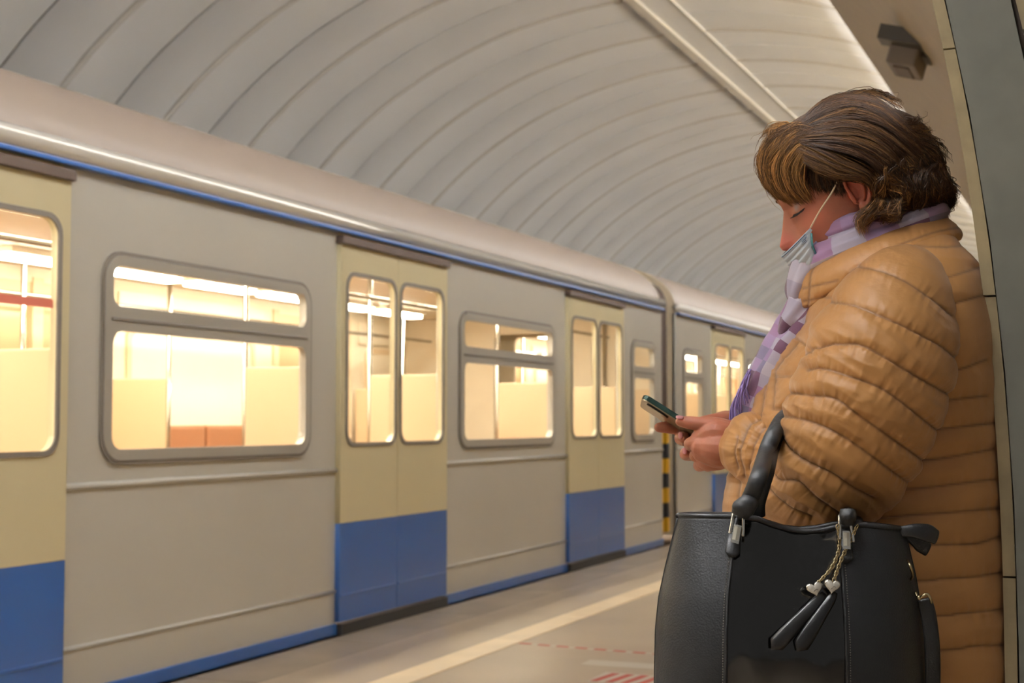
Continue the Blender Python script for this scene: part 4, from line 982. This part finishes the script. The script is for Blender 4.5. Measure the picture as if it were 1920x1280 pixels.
def ridge(n, nseg=13):
    rr = random.Random(9); Vs, Fs, tone = [], [], []
    paths = [([(1512, 240), (1470, 244), (1436, 264), (1421, 300), (1436, 344), (1468, 382)], .7), ([(1500, 236), (1535, 200), (1590, 180), (1650, 190), (1700, 236), (1748, 274)], .34), ([(1650, 190), (1710, 244), (1762, 294), (1780, 350), (1768, 392)], .25)]
    for _ in range(n):
        pth, tb = rr.choice(paths); c = catmull([(a, b, 0) for a, b in pth], nseg)[:, :2]; w_ = rr.uniform(-.066, .066); k = math.sqrt(1-(w_/.104)**2)*rr.uniform(.97, 1.0)
        c = np.array([1600, 300])+(c-np.array([1600, 300]))*np.array([k, k]); c[:, 0] += np.sin(np.linspace(0, 7, nseg)+rr.uniform(0, 6))*2.2; c[:, 1] += rr.gauss(0, 2)
        pts = np.array([PB(x, y, w_+.002*math.sin(i+w_*300)) for i, (x, y) in enumerate(c)])
        V, Fc = tube_geo(pts, rr.uniform(.0003, .0006)*np.interp(np.linspace(0, 1, nseg), [0, .1, .7, 1], [.8, 1, .9, .15]), 3, 1, False); b0 = len(Vs)
        Vs += V; Fs += [tuple(q+b0 for q in f_) for f_ in Fc]; tone += [min(1, max(0, rr.gauss(tb, .16)))]*len(V)
    me = mesh(Vs, Fs); a_ = me.attributes.new('tone', 'FLOAT', 'POINT'); a_.data.foreach_set('value', np.array(tone, np.float32)); return me
mb = MB()
def blob_px(x, y, w_, rx, ry, rw): ellipsoid(mb, PB(x, y, w_), (Rv, UP, LT), (rx*SC, ry*SC, rw), 40, 24)
blob_px(1606, 272, 0, 148, 78, .070); blob_px(1640, 300, 0, 110, 84, .078); blob_px(1500, 292, 0, 66, 50, .062); blob_px(1700, 330, 0, 62, 58, .074); blob_px(1575, 315, 0, 55, 40, .080); blob_px(1690, 352, 0, 54, 38, .07)
hb = remesh(mb.mesh(), .004, 8, .6)
hair = pput(hb, 'hair', M['hair_base'])
hs_ = pput(strands(GR, 1.6), 'hair_strands', M['hair'], hair); hs_['kind'] = 'stuff'
pput(ridge(2600), 'hair_strands', M['hair'], hair)['kind'] = 'stuff'
# flyaway hairs along the outline
FLY = [([[(1560, 190), (1600, 176), (1640, 172), (1664, 184), (1672, 200)], [(1580, 186), (1625, 172), (1668, 180), (1690, 196), (1700, 215)]], 90, 1, 9., .35),
       ([[(1660, 200), (1690, 222), (1712, 214), (1724, 210)], [(1670, 214), (1702, 240), (1738, 246), (1760, 262)], [(1690, 232), (1726, 256), (1758, 264), (1772, 290), (1790, 318)]], 130, 1, 10., .3),
       ([[(1500, 238), (1470, 232), (1448, 246), (1436, 262)], [(1490, 244), (1462, 236), (1440, 250), (1422, 282)]], 80, 1, 8., .6),
       ([[(1740, 300), (1772, 320), (1790, 350), (1788, 380)], [(1730, 310), (1768, 330), (1784, 356), (1776, 392)]], 80, 1, 12., .25)]
fh = strands(FLY, 1., (1,)); pput(fh, 'flyaway_hairs', M['hair'], hair)['kind'] = 'stuff'

# ================================================================ PHONE
ph = empty('smartphone'); tag(ph, 'dark green smartphone with a gold back held in her two hands', 'phone')
pA = PB(1206, 748, .0); pB_ = PB(1328, 826, .0); ax = pA-pB_; ax /= np.linalg.norm(ax); PL = .150; PW = .072; PT = .0085
nrm = np.cross(LT, ax); nrm = nrm if nrm[2] > 0 else -nrm
la = LT*math.cos(math.radians(11))+nrm*math.sin(math.radians(11)); nr = np.cross(ax, la); nr = nr if nr[2] > 0 else -nr
org = pA-ax*PL/2+LT*.012-nr*.002; ph.location = tuple(org)
def pbx(name, a0, a1, b0, b1, c0, c1, m, r, par):
    bm = bmesh.new(); out = rrect(a0, b0, a1, b1, r, 6); vs = [bm.verts.new((x, y, c0)) for x, y in out]; f = bm.faces.new(vs)
    e = bmesh.ops.extrude_face_region(bm, geom=[f]); bmesh.ops.translate(bm, vec=(0, 0, c1-c0), verts=[v for v in e['geom'] if isinstance(v, bmesh.types.BMVert)])
    bmesh.ops.recalc_face_normals(bm, faces=bm.faces)
    ed = [e_ for e_ in bm.edges if abs(e_.verts[0].co.z-e_.verts[1].co.z) < 1e-7]; bmesh.ops.bevel(bm, geom=ed, offset=min(.0015, (c1-c0)*.3), segments=2, affect='EDGES')
    me = bpy.data.meshes.new(name); bm.to_mesh(me); bm.free(); c = getco(me); setco(me, c[:, :1]*ax+c[:, 1:2]*la+c[:, 2:3]*nr); return link(name, me, m, par, False)
M['ph_green'] = mat('phone_frame', srgb(40, 62, 54), .25, metal=.5); M['ph_gold'] = mat('phone_back', srgb(176, 156, 124), .22, metal=.6); M['ph_scr'] = mat('phone_screen', srgb(20, 24, 28), .08); M['ph_blk'] = mat('phone_lens', srgb(24, 22, 20), .1)
pbx('phone_frame', -PL/2, PL/2, -PW/2, PW/2, -PT/2+.0014, PT/2, M['ph_green'], .010, ph)
pbx('screen', -PL/2+.003, PL/2-.003, -PW/2+.003, PW/2-.003, PT/2-.0002, PT/2+.0006, M['ph_scr'], .008, ph)
bk = pbx('back_cover', -PL/2+.0008, PL/2-.0008, -PW/2+.0008, PW/2-.0008, -PT/2, -PT/2+.0016, M['ph_gold'], .010, ph)
pbx('camera_bump', PL/2-.046, PL/2-.010, PW/2-.024, PW/2-.006, -PT/2-.0018, -PT/2+.0004, M['ph_blk'], .0085, bk)
pbx('camera_plate', PL/2-.044, PL/2-.012, PW/2-.022, PW/2-.008, -PT/2-.0024, -PT/2-.0015, M['ph_gold'], .0068, bk)

# ================================================================ HANDBAG
BZ = 1.66                                           # distance of the bag's front from the camera
bg = empty('handbag'); bo_ = at(1490, 1150, BZ+.06); bg.location = (float(bo_[0]), float(bo_[1]), float(bo_[2]))
tag(bg, 'large black leather handbag with a glossy centre panel hanging from her forearm', 'handbag')
M['leather'] = mat('bag_leather', srgb(20, 20, 21), .45, spec=.4, bump=.25, bscale=500); M['patent'] = mat('bag_patent', srgb(7, 7, 7), .12, spec=.6, coat=.7, bump=.05, bscale=60)
M['silver'] = mat('silver', srgb(225, 222, 214), .18, metal=1); M['gold'] = mat('pale_gold', srgb(208, 190, 150), .25, metal=1); M['plate'] = mat('enamel_plate', srgb(190, 186, 170), .25)
M['handle'] = mat('handle_leather', srgb(12, 12, 13), .55, spec=.5, bump=.3, bscale=200)
bsc = BZ/FPX
def bput(me, name, m, parent=None, smooth=True): return pput(me, name, m, parent if parent is not None else bg, smooth, bo_)
left = np.array([(965, 1272), (1000, 1264), (1060, 1249), (1120, 1236), (1180, 1230), (1280, 1228), (1400, 1234), (1470, 1246)], float)
right = np.array([(990, 1692), (1020, 1702), (1080, 1716), (1140, 1726), (1200, 1732), (1280, 1734), (1400, 1728), (1470, 1716)], float)
def topy(x): return np.interp(x, [1270, 1390, 1420, 1450, 1480, 1510, 1545, 1575, 1620, 1692], [968, 970, 974, 985, 994, 998, 995, 988, 986, 993])
def bag_pt(sx, sy, side):
    """sx 0..1 across, sy 0..1 down; side 0 front, 1 back"""
    x = 1250; 
    for _ in range(3):
        y0 = topy(x); y = y0+(1470-y0)*sy; xl = np.interp(y, left[:, 0], left[:, 1]); xr = np.interp(y, right[:, 0], right[:, 1]); x = xl+(xr-xl)*sx
    bul = (.030*math.sin(math.pi*min(1, sy*1.05+.02))+.006)*(1-abs(2*sx-1)**2.6)
    dep = .035+.035*min(1, sy*1.2)                       # half thickness
    e = (1-abs(2*sx-1)**7)**.5
    if side == 0: return at(x, y, BZ+.055-dep*e*.9-bul+.01)
    return at(x, y, BZ+.055)+Fh*(dep*e*.9+bul)+0*UP
def bagskin(a, b, side, n=50, m=70):
    return [[bag_pt(a+(b-a)*j/n, i/m, side) for j in range(n+1)] for i in range(m+1)]
_bs = np.array(bagskin(0, 1, 0, 60, 80)).reshape(-1, 3); _bp = px_of(_bs); _bd = (_bs-CAM)@Fv
def bagZ(x, y, off=.002):
    i = np.argsort(((_bp-np.array([x, y]))**2).sum(1))[:3]; return float(_bd[i].min())-off
SL1, SL2 = .262, .712                               # seams of the centre panel
for nm, a, b, mt in (('side_panel', 0, SL1, 'leather'), ('centre_panel', SL1, SL2, 'patent'), ('side_panel', SL2, 1, 'leather')):
    G = np.array(bagskin(a, b, 0)); 
    if nm == 'centre_panel':
        for i in range(G.shape[0]):
            for j in range(G.shape[1]): G[i, j] += Fh*.0018*(1-math.exp(-min(j, 50-j)/2.0)*0)+Fh*(.0022*noise.noise((j*.12, i*.05, 3)))
    V, Fc = grid(G); me = evald(mesh(V, Fc), [('SOLIDIFY', dict(thickness=.003, offset=0))]); bput(me, nm, M[mt])
V, Fc = grid(bagskin(0, 1, 1, 60, 40)); bput(evald(mesh(V, Fc), [('SOLIDIFY', dict(thickness=.003, offset=0))]), 'back_panel', M['leather'])
for sx in (SL1, SL2):
    mb = MB(); pts = [bag_pt(sx, i/60, 0)-Fh*.0012 for i in range(61)]; mb.tube(pts, .0021, 8); bput(mb.mesh(), 'piping', M['leather'])
    mb = MB(); ox = -.012 if sx == SL1 else .012
    for i in range(3, 200, 2): mb.tube([bag_pt(sx+ox, i/200, 0)-Fh*.0018, bag_pt(sx+ox, (i+1)/200, 0)-Fh*.0018], .0005, 4)
    so_ = bput(mb.mesh(), 'stitching', M['seal']); so_['kind'] = 'stuff'
# rolled top edges and the zipped opening
for sd_ in (0, 1):
    mb = MB(); mb.tube([bag_pt(i/70, 0, sd_)+UP*.001 for i in range(71)], .0034, 8); bput(mb.mesh(), 'top_edge', M['leather'])
G = [[bag_pt(j/50, .012, 0)*(1-t)+bag_pt(j/50, .012, 1)*t-UP*.008*math.sin(t*math.pi) for j in range(51)] for t in np.linspace(0, 1, 8)]
V, Fc = grid(G); bput(mesh(V, Fc), 'zip_closure', M['leather'])
# bottom
G = [[bag_pt(j/50, 1, 0)*(1-t)+bag_pt(j/50, 1, 1)*t for j in range(51)] for t in np.linspace(0, 1, 6)]
V, Fc = grid(G); bput(mesh(V, Fc), 'bag_bottom', M['leather'])
# right gusset with tabs, ring, clip and shoulder strap
for dy, dl, z_ in ((0, 0, .0), (12, -16, .02)):
    pts = [at(1688, 996+dy*.4, BZ+.05+z_), at(1716+dl*.3, 995+dy, BZ+.05+z_), at(1742+dl, 1000+dy*1.6, BZ+.055+z_), at(1756+dl, 1007+dy*1.9, BZ+.06+z_)]
    mb = MB(); mb.tube(catmull(pts, 20), np.interp(np.linspace(0, 1, 20), [0, .6, 1], [.006, .011, .009]), 12, .35, up=UP); bput(mb.mesh(), 'zip_tab', M['leather'])
mb = MB(); mb.tube(catmull([at(1701, 1050, BZ+.03), at(1707, 1062, BZ+.02), at(1711, 1078, BZ+.03), at(1708, 1086, BZ+.04)], 16), .0016, 8); bput(mb.mesh(), 'side_ring', M['gold'])
mb = MB(); mb.tube(catmull([at(1716, 1110, BZ+.04), at(1722, 1121, BZ+.035), at(1730, 1117, BZ+.03), at(1738, 1113, BZ+.03), at(1744, 1121, BZ+.03), at(1746, 1130, BZ+.035)], 24), .0017, 8); ellipsoid(mb, at(1723, 1120, BZ+.034), (Rv, UP, Fh), (.0035,)*3, 10, 8); bput(mb.mesh(), 'strap_clip', M['gold'])
mb = MB(); mb.tube(catmull([at(1733, 1122, BZ+.045), at(1742, 1160, BZ+.045), at(1748, 1220, BZ+.045), at(1748, 1300, BZ+.05), at(1740, 1420, BZ+.06), at(1725, 1480, BZ+.07)], 40), np.interp(np.linspace(0, 1, 40), [0, .1, 1], [.0085, .0095, .0095]), 14, .35, up=Rv); bput(mb.mesh(), 'shoulder_strap', M['leather'])
# handle fittings: leather tab, enamel plate, two bracket legs
def fitting(cx, cy, tilt, tab_y):
    ob = MB()
    def p_(dx, dy, dz=0): return at(cx+dx-dy*tilt, cy+dy, bagZ(cx, max(cy, cy+dy), .013)+dz)
    out = []
    mb = MB(); V, Fc = tube_geo([p_(-2, 10, .012), p_(-2, 30, .012), p_(-1, 44, .009), p_(0, 52, .010)], [.0075, .0085, .0085, .004], 16, .3, True, up=Rv); mb.add(V, Fc); bput(mb.mesh(), 'leather_tab', M['leather'])
    mb = MB(); a = p_(0, -8, 0); b = p_(0, 26, 0); mb.tube([a, b], .0046, 4, .35, up=Rv+UP*0); mb2 = mb.mesh(); f_ = bput(mb2, 'fitting_plate', M['silver'], None, False)
    mb = MB(); mb.tube([p_(0, -5, -.0015), p_(0, 20, -.0015)], .0036, 4, .35, up=Rv+UP*0); bput(mb.mesh(), 'enamel_inlay', M['plate'], f_, False)
    for s in (-1, 1):
        mb = MB(); mb.tube(catmull([p_(s*9-3, -38, .006), p_(s*10-2, -22, .002), p_(s*12, 2, .0), p_(s*13, 10+s*3, .002)], 14), .0019, 8); bput(mb.mesh(), 'bracket_leg', M['silver'], f_)
    mb = MB(); mb.tube([p_(-12, -37, .006), p_(8, -37, .006)], .0019, 8); bput(mb.mesh(), 'bracket_bar', M['silver'], f_)
fitting(1382, 992, .18, 0); fitting(1587, 1003, -.02, 0)
mb = MB(); mb.tube(catmull([at(1413, 952, BZ+.05), at(1421, 952, BZ+.05), at(1422, 964, BZ+.05), at(1420, 980, BZ+.05)], 14), .0015, 8); bput(mb.mesh(), 'rear_ring', M['gold'])
# handles: up over the forearm and down behind the elbow
def wpt(x, y, w_): return PB(x, y, w_)
h1 = [at(1386, 968, BZ-.004), at(1394, 952, BZ-.004), at(1408, 930, BZ+.0), at(1424, 890, BZ-.03+.03), at(1436, 850, 1.765), at(1452, 812, 1.79), at(1474, 778, 1.86), wpt(1505, 770, .06), wpt(1545, 800, .03), wpt(1575, 880, .03), wpt(1590, 940, .08), at(1590, 972, BZ-.002)]
mb = MB(); hp = catmull(h1, 90); mb.tube(hp, np.interp(np.linspace(0, 1, 90), [0, .06, .12, .2, .9, 1], [.010, .0125, .009, .0105, .0105, .009]), 16, .75, up=Rv); bput(mb.mesh(), 'handle', M['handle'])
h2 = [at(1420, 966, BZ+.05), at(1420, 945, BZ+.045), at(1428, 915, BZ+.04), at(1438, 880, BZ+.05), at(1446, 845, 1.785), at(1460, 808, 1.81), at(1480, 780, 1.89), wpt(1510, 775, .045), wpt(1552, 805, .01), wpt(1585, 880, .01), wpt(1600, 940, .05), at(1604, 985, BZ+.07)]
mb = MB(); mb.tube(catmull(h2, 90), .0098, 16, .75, up=Rv); bput(mb.mesh(), 'handle', M['handle'])
mb = MB()
for (x, y, r) in ((1392, 950, .0125), (1401, 944, .013), (1398, 956, .011)): ellipsoid(mb, at(x, y, BZ-.006), (Rv, UP, Fh), (r, r*.8, r*.7), 18, 12)
bput(remesh(mb.mesh(), .0014, 3), 'handle_knot', M['handle'])
mb = MB(); mb.tube([at(1590, 955, BZ+.0), at(1590, 968, BZ-.002), at(1589, 982, BZ+.0)], [.009, .0105, .008], 14, .8, up=Rv); bput(mb.mesh(), 'handle_knot', M['handle'])

# ---- bag charm: two chains with hearts and two pointed leather strips
ch = empty('bag_charm'); co_ = at(1585, 985, BZ-.02); ch.location = tuple(map(float, co_))
tag(ch, 'two pale gold chains with white heart charms and leather strips hanging on the black bag', 'bag charm')
def cput(me, name, m, parent=None, smooth=True): return pput(me, name, m, parent if parent is not None else ch, smooth, co_)
M['strip_leather'] = mat('strip_leather', srgb(13, 13, 14), .35)
M['heart'] = mat('heart_enamel', srgb(214, 210, 200), .3)
def torus(mb, c, a, b, r1, r2, rr_, n=14, k_=6):
    R = []; nn_ = np.cross(a, b)
    pts = [c+a*r1*math.cos(t)+b*r2*math.sin(t) for t in np.linspace(0, 2*math.pi, n, endpoint=False)]; V = []; Fc = []
    for i in range(n):
        rad_ = (pts[i]-c)/np.linalg.norm(pts[i]-c)
        for j in range(k_): V.append(pts[i]+rad_*rr_*math.cos(2*math.pi*j/k_)+nn_*rr_*math.sin(2*math.pi*j/k_))
    for i in range(n):
        for j in range(k_): Fc.append((i*k_+j, ((i+1) % n)*k_+j, ((i+1) % n)*k_+(j+1) % k_, i*k_+(j+1) % k_))
    mb.add(V, Fc)
BF = BZ-.035
for pl, zs in (([(1570, 985), (1574, 1010), (1572, 1035), (1558, 1066), (1532, 1094)], (.0, -.012)), ([(1607, 985), (1594, 1015), (1579, 1045), (1569, 1072), (1563, 1090)], (.0, -.016))):
    n_ = 30; cc = catmull([at(x, y, bagZ(x, y, .008 if i else .022)) for i, (x, y) in enumerate(pl)], n_*4); 
    seg = np.concatenate([[0], np.cumsum(np.linalg.norm(np.diff(cc, axis=0), axis=1))]); N = int(seg[-1]/.0042); mb = MB()
    for i in range(N):
        s_ = (i+.5)*seg[-1]/N; c = np.array([np.interp(s_, seg, cc[:, q]) for q in range(3)]); c2 = np.array([np.interp(s_+.001, seg, cc[:, q]) for q in range(3)]); t = c2-c; t /= np.linalg.norm(t)+1e-9
        a_ = Rv if i % 2 == 0 else Fh; a_ = a_*.8+(Fh if i % 2 == 0 else Rv)*.6; a_ = a_-t*(a_@t); a_ /= np.linalg.norm(a_); torus(mb, c, t, a_, .0036, .0025, .00075)
    cput(mb.mesh(), 'chain', M['gold'])
for (x, y, tl) in ((1527, 1103, .25), (1560, 1098, -.15)):
    N = 48; c0 = at(x, y, bagZ(x, y, .009)); pts = []
    for i in range(N):
        t = 2*math.pi*i/N; hx = 16*math.sin(t)**3; hy = 13*math.cos(t)-5*math.cos(2*t)-2*math.cos(3*t)-math.cos(4*t); hx *= .0006; hy *= .0006
        pts.append((hx*math.cos(tl)-hy*math.sin(tl), hx*math.sin(tl)+hy*math.cos(tl)))
    def lay(sc__, dz): return [c0+Rv*a*sc__+UP*b*sc__-Fh*dz for a, b in pts]
    V, Fc = rings([lay(.2, -.004), lay(.9, -.0035), lay(1, -.001), lay(1.0, .001), lay(.86, .0032)]); ho = cput(mesh(V, Fc), 'heart_charm', M['silver'])
    V, Fc = rings([lay(.84, .0030), lay(.80, .0040), lay(.4, .0047), lay(.05, .0049)]); cput(mesh(V, Fc), 'heart_inlay', M['heart'], ho)
    mb = MB(); mb.tube([c0-Fh*.0052-Rv*.002-UP*.003, c0-Fh*.0054+Rv*.001, c0-Fh*.0052+Rv*.003-UP*.001], .0004, 5); cput(mb.mesh(), 'heart_engraving', M['seal'], ho)
for (x0, y0, x1, y1) in ((1546, 1112, 1448, 1216), (1566, 1110, 1496, 1218)):
    a = np.array((x0, y0), float); b = np.array((x1, y1), float); d_ = (b-a)/np.linalg.norm(b-a); s_ = np.array([-d_[1], d_[0]]); G = []
    for t in np.linspace(0, 1, 14):
        wd = np.interp(t, [0, .1, .8, 1], [4, 9, 15, 15]); row = []
        for q in np.linspace(-1, 1, 7):
            tip = 14*(1-abs(q))*(t**3); c = a+(b-a)*t*.92+d_*tip+s_*wd*q; row.append(at(c[0], c[1], bagZ(c[0], c[1], .004+.002*(1-q*q)+.002*math.sin(t*3))))
        G.append(row)
    V, Fc = grid(G); cput(evald(mesh(V, Fc), [('SOLIDIFY', dict(thickness=.0018, offset=0))]), 'leather_strip', M['strip_leather'])
